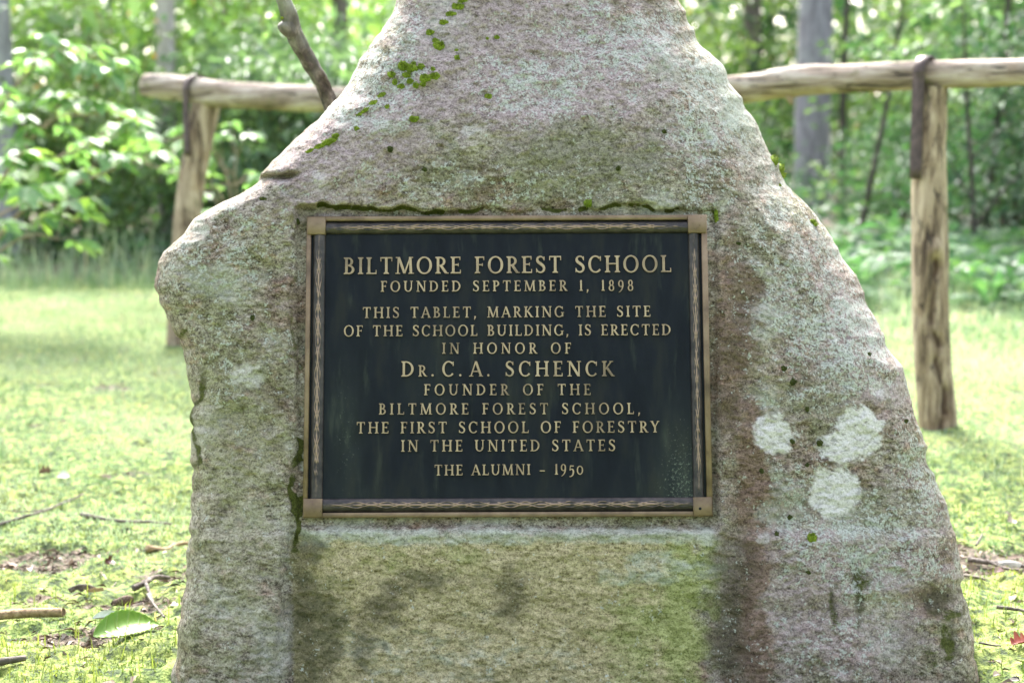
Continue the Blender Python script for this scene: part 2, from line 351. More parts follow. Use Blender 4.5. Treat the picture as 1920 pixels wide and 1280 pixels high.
dark = mx(.62*blob(572, 1150, 42, 190, .9)*low*ss(528, 545, X+6*W2), .55*blob(720, 1140, 90, 40, .6, .5, .35, -.8)*low, .5*blob(800, 1085, 120, 24, .6, .5, .35)*low, .5*blob(965, 1120, 42, 70, .6, .5, .35)*low, .5*blob(690, 1210, 30, 70, .6)*low,  # shade of recess wall, groove and hole painted dark, along with algae blotches
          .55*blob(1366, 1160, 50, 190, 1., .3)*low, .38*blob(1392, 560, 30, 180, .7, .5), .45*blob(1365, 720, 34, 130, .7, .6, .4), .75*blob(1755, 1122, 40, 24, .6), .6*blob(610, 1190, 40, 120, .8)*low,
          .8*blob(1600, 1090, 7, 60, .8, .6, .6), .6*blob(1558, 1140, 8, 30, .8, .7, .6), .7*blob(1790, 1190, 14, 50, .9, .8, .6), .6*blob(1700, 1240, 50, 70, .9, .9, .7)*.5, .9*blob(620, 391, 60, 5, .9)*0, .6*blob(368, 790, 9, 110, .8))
white = mx(blob(1453, 812, 41, 37, .10, .2, .22), blob(1614, 808, 40, 40, .10, .22, .22), blob(1580, 838, 42, 28, .10, .22, .22), blob(1566, 922, 50, 47, .10, .2, .22, .2), .55*blob(466, 708, 29, 21, .25, .2, .15), .6*blob(1560, 632, 15, 9, .3, .3, .3), .5*blob(1436, 62, 16, 16, .3, .3, .3), .5*blob(880, 245, 20, 9, .3, .4, .3), .45*blob(1645, 730, 12, 16, .3, .4, .3), .5*blob(1690, 985, 13, 11, .3, .4, .3), .45*blob(1430, 1010, 12, 9, .3, .4, .3), .4*blob(600, 330, 14, 10, .3, .4, .3))
peppr = mx(.75*blob(690, 130, 90, 110, .8), .85*blob(640, 190, 60, 60, .6), .7*blob(1180, 80, 170, 90, .9), .75*blob(1020, 150, 130, 60, .8), .7*blob(1330, 210, 80, 200, .8), .6*blob(1500, 560, 170, 200, 1.), .8*blob(1570, 620, 130, 110, .8), .75*blob(1620, 1030, 150, 90, .8), .6*blob(1480, 940, 70, 90, .8), .5*blob(1480, 470, 100, 150, 1.), .55*blob(420, 480, 120, 90, 1.), .45*blob(900, 350, 320, 40, .9), .35*blob(440, 640, 90, 150, 1.), .6*blob(1730, 900, 60, 120, .8), .4*blob(1500, 1210, 200, 80, .8)) * (1-low*ss(540, 560, X)*(1-ss(1330, 1370, X))) * (1-.85*rust)
yel = mx(.55*blob(440, 930, 110, 420, 1.), .35*blob(470, 560, 110, 150, 1.), .3*blob(800, 350, 200, 60, 1.), .6*blob(415, 930, 34, 40, .6), .5*blob(405, 690, 26, 34, .6), .5*blob(1028, 350, 26, 14, .5), .5*blob(905, 270, 30, 30, .6), .45*blob(700, 325, 22, 14, .5), .4*blob(1290, 760, 40, 40, .6)*0, .4*blob(1430, 690, 40, 70, .8), .5*blob(1640, 1130, 60, 30, .7), .4*blob(400, 870, 30, 40, .6))
pale = mx(.6*ss(985, 996, Y+5*W2)*(1-ss(1012, 1030, Y+10*W1))*ss(545, 575, X)*(1-ss(1330, 1350, X)), .5*blob(1220, 1060, 100, 26, .7)*low, .3*blob(880, 1230, 180, 70, .9), .35*blob(700, 1230, 60, 60, .8)*low, .5*blob(1370, 170, 40, 150, .7, rot=-.5), .4*blob(690, 240, 60, 20, .6), .35*blob(560, 360, 50, 20, .6), .35*blob(1440, 330, 50, 80, .7), .4*blob(360, 430, 50, 40, .7))  # light on the ledge under the plaque painted pale, plus pale patches
mossm = mx(np.exp(-((Y-lipy(X)-1)/(3.2+4*np.maximum(0, W1+.3)))**2)*ss(588, 600, X)*(1-ss(1270, 1300, X))*ss(-.4, .25, W1+W2), .8*blob(552, 950, 7, 120, .8, .8, .7), .5*blob(552, 600, 6, 150, .8, .9, .8), .8*blob(368, 800, 8, 60, .8, .8, .6), .8*blob(340, 635, 10, 14, .8), .6*blob(1340, 410, 5, 20, .8), .7*blob(1780, 1190, 16, 46, .8, .9, .8), .5*blob(1745, 1230, 20, 40, .8, .9, .9), .5*blob(1620, 1085, 40, 22, .9, .9, .8), .5*blob(1555, 1150, 10, 26, .9, .9, .8))
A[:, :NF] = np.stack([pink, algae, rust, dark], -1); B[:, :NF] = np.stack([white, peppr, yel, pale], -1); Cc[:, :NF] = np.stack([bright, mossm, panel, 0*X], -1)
A[:, NF:, 0] = .3; B[:, NF:, 1] = .5; A[:, NF:, 1] = .3
RC = np.array([PC[0]-.02, 2.75, 0.])
m, nt, b = newmat('boulder_stone')
a1, a2, a3 = attr(nt, 'stain'), attr(nt, 'lichen'), attr(nt, 'film')
s1 = nd(nt, 'SeparateColor', {0: a1.outputs['Color']}).outputs; s2 = nd(nt, 'SeparateColor', {0: a2.outputs['Color']}).outputs; s3 = nd(nt, 'SeparateColor', {0: a3.outputs['Color']}).outputs
cG = coords(nt, (1, 1, 1.9), (0, .12, 0)); c0 = coords(nt)
g1 = noise(nt, cG, 85, 7, .78, .2); g2 = noise(nt, c0, 300, 4, .75); g3 = noise(nt, c0, 11, 5, .6); g4 = noise(nt, cG, 26, 5, .65, .5); g5 = noise(nt, c0, 620, 2, .6)
col = ramp(nt, mth(nt, 'ADD', mth(nt, 'MULTIPLY', g1, .6), mth(nt, 'MULTIPLY', g2, .4)), [(.385, (.035, .028, .023)), (.445, (.17, .143, .113)), (.51, (.37, .325, .27)), (.58, (.60, .55, .485)), (.66, (.78, .745, .70))])
col = mixc(nt, mth(nt, 'MULTIPLY', sstep(nt, g3, .42, .68), .45), col, mixc(nt, 1., col, (.86, .80, .66), 'MULTIPLY'))
g6 = noise(nt, cG, 38, 5, .7, .6); g7 = noise(nt, coords(nt, (1, 1, 1.5), (.3, .5, .2)), 19, 5, .65, .8)
col = mixc(nt, mth(nt, 'MULTIPLY', sstep(nt, g6, .52, .64), .55), col, mixc(nt, 1., col, (.42, .38, .36), 'MULTIPLY'))
col = mixc(nt, mth(nt, 'MULTIPLY', sstep(nt, g7, .54, .66), .5), col, mixc(nt, .55, col, (.52, .50, .46)))
hv = nd(nt, 'TexNoise', {'Vector': coords(nt, (1, 1, 1.4), (.2, .1, .6)), 'Scale': 24., 'Detail': 4., 'Roughness': .6})
hs_ = nd(nt, 'SeparateColor', {0: hv.outputs['Color']}).outputs
col = mixc(nt, sstep(nt, hs_[0], .54, .66), col, mixc(nt, 1., col, (1.06, .90, .87), 'MULTIPLY')); col = mixc(nt, sstep(nt, hs_[1], .54, .66), col, mixc(nt, 1., col, (.72, .76, .62), 'MULTIPLY')); col = mixc(nt, mth(nt, 'MULTIPLY', sstep(nt, hs_[2], .55, .66), .6), col, mixc(nt, 1., col, (.62, .53, .46), 'MULTIPLY'))
hb_ = nd(nt, 'TexNoise', {'Vector': coords(nt, (1, 1, 1.3), (.1, .4, .9)), 'Scale': 6.5, 'Detail': 5., 'Roughness': .62})
hq = nd(nt, 'SeparateColor', {0: hb_.outputs['Color']}).outputs
col = mixc(nt, sstep(nt, hq[0], .48, .62), col, mixc(nt, 1., col, (.80, .69, .70), 'MULTIPLY')); col = mixc(nt, sstep(nt, hq[1], .50, .63), col, mixc(nt, 1., col, (.70, .73, .60), 'MULTIPLY')); col = mixc(nt, mth(nt, 'MULTIPLY', sstep(nt, hq[2], .52, .64), .4), col, (.56, .575, .53))
def lay(fac, amp, br, colr, mode='MIX'):
    global col
    f = mth(nt, 'MULTIPLY', sstep(nt, mth(nt, 'ADD', fac, mth(nt, 'MULTIPLY', mth(nt, 'SUBTRACT', br, .5), 1.6)), .12, .75), amp)
    f = mth(nt, 'MULTIPLY', f, sstep(nt, fac, .0, .15))
    col = mixc(nt, f, col, colr if isinstance(colr, bpy.types.NodeSocket) else colr, mode)
gray = lambda lo, hi: ramp(nt, mth(nt, 'ADD', mth(nt, 'MULTIPLY', g1, .55), mth(nt, 'MULTIPLY', g2, .45)), [(.39, lo), (.59, hi)])
lay(s1[0], .9, g4, gray((.17, .12, .125), (.58, .47, .475)))
lay(s1[1], .72, g4, gray((.09, .088, .055), (.34, .33, .235)))
lay(s3[2], .92, g4, gray((.16, .13, .05), (.70, .60, .36)))
lay(s3[0], .68, g4, gray((.13, .17, .03), (.44, .50, .18)))
lay(s1[2], .88, mth(nt, 'ADD', mth(nt, 'MULTIPLY', g4, .5), mth(nt, 'MULTIPLY', g1, .5)), gray((.075, .044, .034), (.36, .238, .188)))
lay(s2[2], .7, g4, gray((.17, .15, .085), (.60, .56, .42)))
lay(a2.outputs['Alpha'], .8, g4, gray((.30, .32, .26), (.62, .64, .56)))
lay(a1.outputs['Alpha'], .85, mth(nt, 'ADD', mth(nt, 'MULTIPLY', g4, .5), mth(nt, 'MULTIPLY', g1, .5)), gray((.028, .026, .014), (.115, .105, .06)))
# crusts of grey-green lichen: flecks gathered by their own density
fl = mth(nt, 'ADD', mth(nt, 'MULTIPLY', noise(nt, c0, 150, 5, .7, .3), .6), mth(nt, 'MULTIPLY', noise(nt, c0, 40, 4, .65), .4))
den = mth(nt, 'ADD', mth(nt, 'MULTIPLY', s2[1], .155), -.055)
lf = sstep(nt, mth(nt, 'ADD', fl, den), .535, .575)
col = mixc(nt, mth(nt, 'MULTIPLY', lf, .78), col, ramp(nt, g2, [(.38, (.27, .29, .26)), (.6, (.65, .675, .63))]))
# dark mineral flecks
col = mixc(nt, mth(nt, 'MULTIPLY', sstep(nt, g2, .41, .33), .7), col, (.04, .034, .03))
# white lichen rosettes
col = mixc(nt, mth(nt, 'MULTIPLY', s2[0], mth(nt, 'ADD', .52, mth(nt, 'MULTIPLY', sstep(nt, g1, .40, .52), .5)), None, True), col, ramp(nt, g2, [(.34, (.42, .40, .39)), (.44, (.71, .665, .665)), (.6, (.82, .785, .79))]))
col = mixc(nt, mth(nt, 'MULTIPLY', sstep(nt, s3[1], .04, .25), sstep(nt, mth(nt, 'ADD', s3[1], mth(nt, 'MULTIPLY', mth(nt, 'SUBTRACT', g1, .5), 1.2)), .3, .6)), col, ramp(nt, g2, [(.35, (.03, .035, .008)), (.65, (.12, .13, .03))]))
nt.links.new(col, b.inputs['Base Color']); b.inputs['Roughness'].default_value = .92; b.inputs['Specular IOR Level'].default_value = .25
h = bump(nt, g1, .6, .0065); h = bump(nt, g2, .8, .0045, h); h = bump(nt, lf, .35, .0015, h); h = bump(nt, g5, .3, .001, h)
nt.links.new(h, b.inputs['Normal'])
rock = thing('boulder', 'tall tapering lichen covered boulder set upright in the lawn, carrying the bronze tablet', 'boulder', tuple(RC))
cap0 = np.arange(NC)[None, ::-1].copy()
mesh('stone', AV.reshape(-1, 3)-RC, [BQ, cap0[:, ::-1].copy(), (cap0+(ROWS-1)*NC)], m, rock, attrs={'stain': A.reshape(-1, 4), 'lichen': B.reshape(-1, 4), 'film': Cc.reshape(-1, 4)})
def surf(px, py):
    """point of the boulder's face seen at a photo pixel"""
    r = int(round((py+300)/1740*(ROWS-1))); c = int(np.argmin(np.abs(FX[r]-px))); return FV[r, c], unit(np.cross(FV[r, min(c+3, NF-1)]-FV[r, max(c-3, 0)], FV[max(r-3, 0), c]-FV[r+3, c]))
# moss cushions
m, nt, b = newmat('moss'); c = coords(nt); n = noise(nt, c, 420, 4, .7)
nt.links.new(ramp(nt, n, [(.3, (.06, .10, .008)), (.5, (.20, .28, .02)), (.7, (.38, .46, .045))]), b.inputs['Base Color']); b.inputs['Roughness'].default_value = 1
nt.links.new(bump(nt, n, 1, .004), b.inputs['Normal']); M['moss'] = m
m, nt, b = newmat('moss_dark'); c = coords(nt); n = noise(nt, c, 420, 4, .7)
nt.links.new(ramp(nt, n, [(.3, (.018, .026, .004)), (.5, (.06, .075, .012)), (.7, (.13, .14, .03))]), b.inputs['Base Color']); b.inputs['Roughness'].default_value = 1
nt.links.new(bump(nt, n, 1, .004), b.inputs['Normal']); M['moss_dark'] = m
def cushion(px, py, rx, ry, dark=False, seed=0, tilt=0.):
    P, N = surf(px, py); U = unit(np.cross(np.array([0, 0, 1.]), N)); Vv = np.cross(N, U)
    U, Vv = U*math.cos(tilt)+Vv*math.sin(tilt), Vv*math.cos(tilt)-U*math.sin(tilt)
    na, nr = 22, 8; V = [P+N*min(rx, ry)*.0009*.8]; a = np.linspace(0, 2*np.pi, na, endpoint=False)
    for q in range(1, nr+1):
        f = q/nr; w = f*(1+.45*fbm(np.cos(a)*1.6+seed, np.sin(a)*1.6, None, 3, seed))
        hgt = min(rx, ry)*.0009*(.8*np.sqrt(np.clip(1-f*f, 0, 1))*(1+.5*vn(np.cos(a)*4*f+seed, np.sin(a)*4*f, None, seed+2))-.25*(f == 1))
        V += list(P+U*(w*np.cos(a)*rx*.0009)[:, None]+Vv*(w*np.sin(a)*ry*.0009)[:, None]+N*hgt[:, None])
    V = np.array(V); T = [(0, 1+j, 1+(j+1) % na) for j in range(na)]
    Q = [(1+(q-1)*na+j, 1+q*na+j, 1+q*na+(j+1) % na, 1+(q-1)*na+(j+1) % na) for q in range(1, nr) for j in range(na)]
    # short shoots standing out of the cushion
    rg = np.random.default_rng(seed); k = int(14+.5*rx*ry**.5*2); k = min(k, 160)
    ii = rg.integers(1, len(V), k); dv = N+.8*rg.normal(size=(k, 3)); LV, LT, _ = leaves(V[ii], dv, rg.normal(size=(k, 3)), rg.uniform(2., 4.2, k)*.0009*min(2, max(.8, min(rx, ry)/5)), .0016)
    T = np.vstack([np.array(T), LT+len(V)]); V = np.vstack([V, LV])
    mesh('moss_tuft', V-RC, [T, np.array(Q)], M['moss_dark' if dark else 'moss'], rock)
MOSS = [(868, 2, 8, 5), (858, 14, 11, 6), (846, 28, 10, 5), (832, 42, 9, 5), (806, 62, 7, 6), (823, 86, 11, 8), (816, 78, 6, 6), (856, 96, 4, 3), (931, 71, 5, 4), (914, 74, 3, 3), (858, 108, 5, 4), (734, 141, 7, 6), (757, 124, 10, 9), (772, 131, 10, 8), (764, 142, 8, 6), (790, 126, 6, 5), (812, 131, 5, 4), (797, 146, 9, 7), (814, 145, 10, 7), (780, 160, 6, 5), (752, 162, 6, 5), (741, 155, 5, 6), (770, 153, 6, 5), (793, 157, 6, 5), (776, 118, 4, 4), (715, 180, 9, 4, .7), (700, 194, 9, 4, .7), (685, 206, 9, 3, .6), (674, 215, 6, 3, .5), (727, 201, 5, 4), (916, 181, 7, 5), (775, 222, 10, 5), (669, 242, 5, 4), (630, 256, 7, 5), (618, 266, 16, 6, .4), (600, 274, 14, 4, .45), (582, 283, 9, 3, .5), (731, 280, 5, 5), (1245, 248, 5, 4), (797, 319, 4, 4), (1103, 381, 7, 7), (1159, 316, 4, 4), (1342, 402, 4, 10), (1343, 412, 4, 6), (1450, 302, 8, 12, -.8), (1466, 318, 8, 12, -.8), (1476, 329, 8, 6), (1524, 420, 9, 6, -.6), (1462, 347, 3, 3), (1523, 1006, 8, 7), (1457, 1001, 4, 5), (1469, 690, 6, 5), (1486, 716, 6, 6), (1514, 768, 4, 5), (1486, 828, 4, 4), (1537, 830, 5, 5), (1429, 882, 4, 5), (1480, 970, 4, 4), (1513, 872, 4, 4), (1515, 1073, 4, 3), (1384, 458, 4, 3), (558, 417, 4, 5), (492, 372, 6, 3), (458, 360, 8, 3), (475, 595, 4, 5), (1697, 790, 4, 4), (1630, 665, 3, 4)]
for q, mm in enumerate(MOSS): cushion(mm[0], mm[1], mm[2]*1.2, mm[3]*1.2, dark=(q >= 49 and q not in (49,)) or q in (37, 38, 39, 41), seed=q, tilt=mm[4] if len(mm) > 4 else 0)

# ------------------------------------------------------------------ the bronze tablet
cs = [plane(*q) for q in ((575, 408), (1323, 404), (1337, 968), (570, 970))]
PO = sum(cs)/4; PU = unit(cs[1]-cs[0]+cs[2]-cs[3]); PV = cs[0]-cs[3]+cs[1]-cs[2]; PV = unit(PV-PU*(PV@PU)); PNn = np.cross(PU, PV)
HW, HH = .3409, .2551; U1 = .0009
mb, nt, b = newmat('bronze_polished'); c = coords(nt); n = noise(nt, c, 28, 5, .6); n2 = noise(nt, c, 240, 4, .7)
nt.links.new(mixc(nt, mth(nt, 'MAXIMUM', sstep(nt, n2, .62, .74), mth(nt, 'MULTIPLY', sstep(nt, noise(nt, c, 9, 3), .52, .66), .5)), ramp(nt, n, [(.3, (.25, .18, .125)), (.5, (.40, .295, .19)), (.7, (.48, .37, .25))]), (.10, .075, .05)), b.inputs['Base Color'])
b.inputs['Metallic'].default_value = .55; nt.links.new(ramp(nt, n2, [(.3, .42), (.7, .6)]), b.inputs['Roughness']); nt.links.new(bump(nt, n2, .25, .0006), b.inputs['Normal'])
mf = mb.copy(); mf.name = 'bronze_frame'; nt = mf.node_tree; b = nt.nodes['Principled BSDF']; nt.links.new(mixc(nt, 1., b.inputs['Base Color'].links[0].from_socket, (.55, .51, .50), 'MULTIPLY'), b.inputs['Base Color'])
mp, nt, b = newmat('bronze_patina'); c = coords(nt); n = noise(nt, coords(nt, (1, .25, 1)), 22, 5, .6); n2 = noise(nt, c, 130, 4, .65); n3 = noise(nt, coords(nt, (1, .18, 1)), 40, 4, .6)
pc = ramp(nt, n, [(.3, (.004, .0055, .010)), (.5, (.0075, .010, .016)), (.72, (.020, .021, .019))])
pc = mixc(nt, mth(nt, 'MULTIPLY', sstep(nt, n3, .56, .74), .36), pc, (.055, .065, .050))
at_ = attr(nt, 'dust').outputs['Fac']
pc = mixc(nt, mth(nt, 'MULTIPLY', sstep(nt, mth(nt, 'ADD', mth(nt, 'MULTIPLY', at_, .2), noise(nt, c, 230, 4, .75)), .73, .84), .4), pc, (.30, .34, .27))
pc = mixc(nt, mth(nt, 'MULTIPLY', mth(nt, 'MULTIPLY', at_, n3), .35), pc, (.10, .12, .09))
nt.links.new(pc, b.inputs['Base Color']); b.inputs['Metallic'].default_value = .0; b.inputs['Specular IOR Level'].default_value = .13
nt.links.new(ramp(nt, n2, [(.3, .34), (.7, .52)]), b.inputs['Roughness']); nt.links.new(bump(nt, n2, .2, .0006), b.inputs['Normal'])
mm_, nt, b = newmat('bronze_moulding'); c = coords(nt); n = noise(nt, c, 60, 4)
pc = mixc(nt, sstep(nt, mth(nt, 'ADD', attr(nt, 'wear').outputs['Fac'], mth(nt, 'MULTIPLY', mth(nt, 'SUBTRACT', n, .5), .7)),   .3, 1.0), ramp(nt, n, [(.3, (.022, .019, .021)), (.7, (.075, .061, .057))]), (.30, .205, .15))
nt.links.new(pc, b.inputs['Base Color']); b.inputs['Metallic'].default_value = .4; b.inputs['Roughness'].default_value = .42
plq = thing('bronze_plaque', 'dark bronze tablet with raised lettering fixed to the face of the boulder', 'plaque')
plq.matrix_world = Matrix(((PU[0], PV[0], PNn[0], PO[0]), (PU[1], PV[1], PNn[1], PO[1]), (PU[2], PV[2], PNn[2], PO[2]), (0, 0, 0, 1)))
def lp(px, py): d = plane(px, py)-PO; return np.array([d@PU, d@PV])
def boxg(g, x0, x1, y0, y1, z0, z1, bv=.0008, m=0):
    V = np.array([(x0, y0, z0), (x1, y0, z0), (x1, y1, z0), (x0, y1, z0), (x0, y0, z1-bv), (x1, y0, z1-bv), (x1, y1, z1-bv), (x0, y1, z1-bv), (x0+bv, y0+bv, z1), (x1-bv, y0+bv, z1), (x1-bv, y1-bv, z1), (x0+bv, y1-bv, z1)])
    Q = [(3, 2, 1, 0)]+[(a+o, (a+1) % 4+o, (a+1) % 4+4+o, a+4+o) for o in (0, 4) for a in range(4)]+[(8, 9, 10, 11)]
    g.add(V, None, Q, m=m)
# field plate, gridded so that grime can follow it
fx, fy = np.meshgrid(np.linspace(-HW+.006, HW-.006, 150), np.linspace(-HH+.006, HH-.006, 110)); ii = (np.arange(109)[:, None]*150+np.arange(149)[None]).reshape(-1, 1)
dust = 1.0*np.exp(-(((fx-.29)/.045)**2+((fy+.19)/.11)**2))+.7*np.exp(-(((fx+.27)/.03)**2+((fy+.12)/.12)**2))+.35*np.exp(-(((fx+.13)/.05)**2+((fy+.02)/.1)**2))+.3*np.exp(-(((fx-.02)/.03)**2+((fy-.03)/.1)**2))+.25*np.exp(-((fy+.25)/.05)**2)
g = Geo(); boxg(g, -HW+.004, HW-.004, -HH+.004, HH-.004, -.012, -.0005)
g.build('backing', mp, plq)
mesh('field', np.stack([fx, fy, .0006*np.ones_like(fx)+.0006*fbm(fx*30, fy*30, None, 3, 3)], -1).reshape(-1, 3), np.concatenate([ii, ii+1, ii+151, ii+150], 1), mp, plq, attrs={'dust': dust.ravel()})
g = Geo(); ft = .0082; zt = .0085
boxg(g, -HW, HW, HH-ft*.95, HH, -.014, zt); boxg(g, -HW, HW, -HH, -HH+ft, -.014, zt)
boxg(g, -HW, -HW+ft*.95, -HH+ft, HH-ft*.95, -.014, zt-.0002); boxg(g, HW-ft*1.2, HW, -HH+ft, HH-ft*.95, -.014, zt-.0002)
g.build('frame', mf, plq, smooth=False)
for sx in (-1, 1):
    for sy in (-1, 1):
        g = Geo(); x0, x1 = sorted((sx*(HW-.0012), sx*(HW-.0325))); y0, y1 = sorted((sy*(HH-.0012), sy*(HH-.0315)))
        boxg(g, x0, x1, y0, y1, -.002, zt+.0022, .001)
        o = g.build('corner_block', mf, plq, smooth=False)
        if sx == 1 and sy == -1:
            V, T, Q = tube([(HW-.0215, -HH+.0125, zt+.001), (HW-.0215, -HH+.0125, zt+.0032)], [.0028, .0022], 12); mesh('screw', V, [T, Q], mp, o)
def moulding(L, w, seed):
    nu, nv = int(L/.0008), 34; u = np.linspace(-L/2, L/2, nu)[:, None]; v = np.linspace(-1, 1, nv)[None]
    per = .052; ph = (u+L*0.5)/per + .12*vn(u*20, u*0, None, seed)
    tw = .30*(.5+.5*np.cos(2*np.pi*ph))**1.5+.04; tw2 = .30*(.5+.5*np.cos(2*np.pi*ph+np.pi))**2+.03
    line = lambda c, s: np.exp(-((v-c)/s)**2)
    end = ss(0, .075, L/2-np.abs(u))
    pat = np.maximum.reduce([line(tw*1.35, .09), line(-tw*1.35, .09), .8*line(tw2*1.3, .08), .8*line(-tw2*1.3, .08)])*(.35+.65*end)
    pat = pat*(.7+.5*vn(u*150, v*3, None, seed+3)) + .25*np.maximum(0, fbm(u*70, v*7, None, 3, seed+4))
    z = .0075*np.sqrt(np.clip(1-(v*.98)**2, 0, 1))+.0016*pat*(1-np.abs(v)**3)+.0*u
    wear = np.clip(pat*1.2*np.exp(-(v/.65)**2)*(.45+.55*end)+.34*np.exp(-(v/.42)**2), 0, 1)
    V = np.stack([u+0*v, v*w/2+0*u, z], -1).reshape(-1, 3); i = (np.arange(nu-1)[:, None]*nv+np.arange(nv-1)[None]).reshape(-1, 1)
    return V, np.concatenate([i, i+nv, i+nv+1, i+1], 1), wear.ravel()
mw = .0215
for q, (cx_, cy_, L, vert, w_) in enumerate([(0, HH-.0198, 2*(HW-.0328), 0, .0205), (0, -HH+.0205, 2*(HW-.0328), 0, .0225), (-HW+.0215, 0, 2*(HH-.0318), 1, .021), (HW-.0225, 0, 2*(HH-.0318), 1, .0185)]):
    V, Q, wr = moulding(L, w_, 11*q)
    if vert: V = np.stack([-V[:, 1], V[:, 0], V[:, 2]], -1)
    mesh('moulding', V+np.array([cx_, cy_, .0008]), Q, mm_, plq, attrs={'wear': wr})
# --- Roman capitals, drawn stroke by stroke
TK, TN, SH = .15, .085, .055
def rect(x0, y0, x1, y1): return [(x0, y0), (x1, y0), (x1, y1), (x0, y1)]
def st(x, wd=TK, y0=0., y1=1., a=True, b=True):
    o = [rect(x-wd/2, y0, x+wd/2, y1)]
    for y, s, on in ((y0, 1, a), (y1, -1, b)):
        if on:
            e = .085; o.append([(x-wd/2-e, y), (x+wd/2+e, y), (x+wd/2+e, y+s*SH*.75), (x+wd/2, y+s*.12), (x-wd/2, y+s*.12), (x-wd/2-e, y+s*SH*.75)])
    return o
def ln(x0, y0, x1, y1, wd):
    dx, dy = x1-x0, y1-y0; L = math.hypot(dx, dy); k = wd/2*L/max(abs(dy), .3*L)
    return [[(x0-k, y0), (x0+k, y0), (x1+k, y1), (x1-k, y1)]]
def hb(x0, x1, y, wd=TN*.85): return [rect(x0, y-wd/2, x1, y+wd/2)]
def sf_(x, y, s=1, e=.14): return [rect(x-e, y if s > 0 else y-SH*.9, x+e, y+SH*.9 if s > 0 else y)]
def strip(P, Wd):
    P = np.asarray(P, float); T = unit(np.gradient(P, axis=0)); N = np.stack([-T[:, 1], T[:, 0]], 1)*np.asarray(Wd)[:, None]/2
    return ('S', P+N, P-N)
def arc(cx, cy, rx, ry, a0, a1, n=28, tk=TK, tn=TN):
    a = np.radians(np.linspace(a0, a1, n)); Wd = tn+(tk-tn)*np.cos(a)**2
    return [strip(np.stack([cx+(rx-Wd/2)*np.cos(a), cy+(ry-Wd/2)*np.sin(a)], 1), Wd)]
def crv(pts, wds, n=36):
    return [strip(catmull(pts, n), np.interp(np.linspace(0, 1, n), np.linspace(0, 1, len(wds)), wds))]
def wedge(x, y0, y1, s=.05): return [rect(x-s/2, y0, x+s/2, y1)]
def tri(*p): return [list(p)]
Cg = arc(.44, .5, .42, .52, 48, 318)+wedge(.735, .70, .97, .06)
Pb = st(.17)+hb(.17, .3, .965)+hb(.17, .3, .475)+arc(.30, .72, .31, .28, -90, 90)
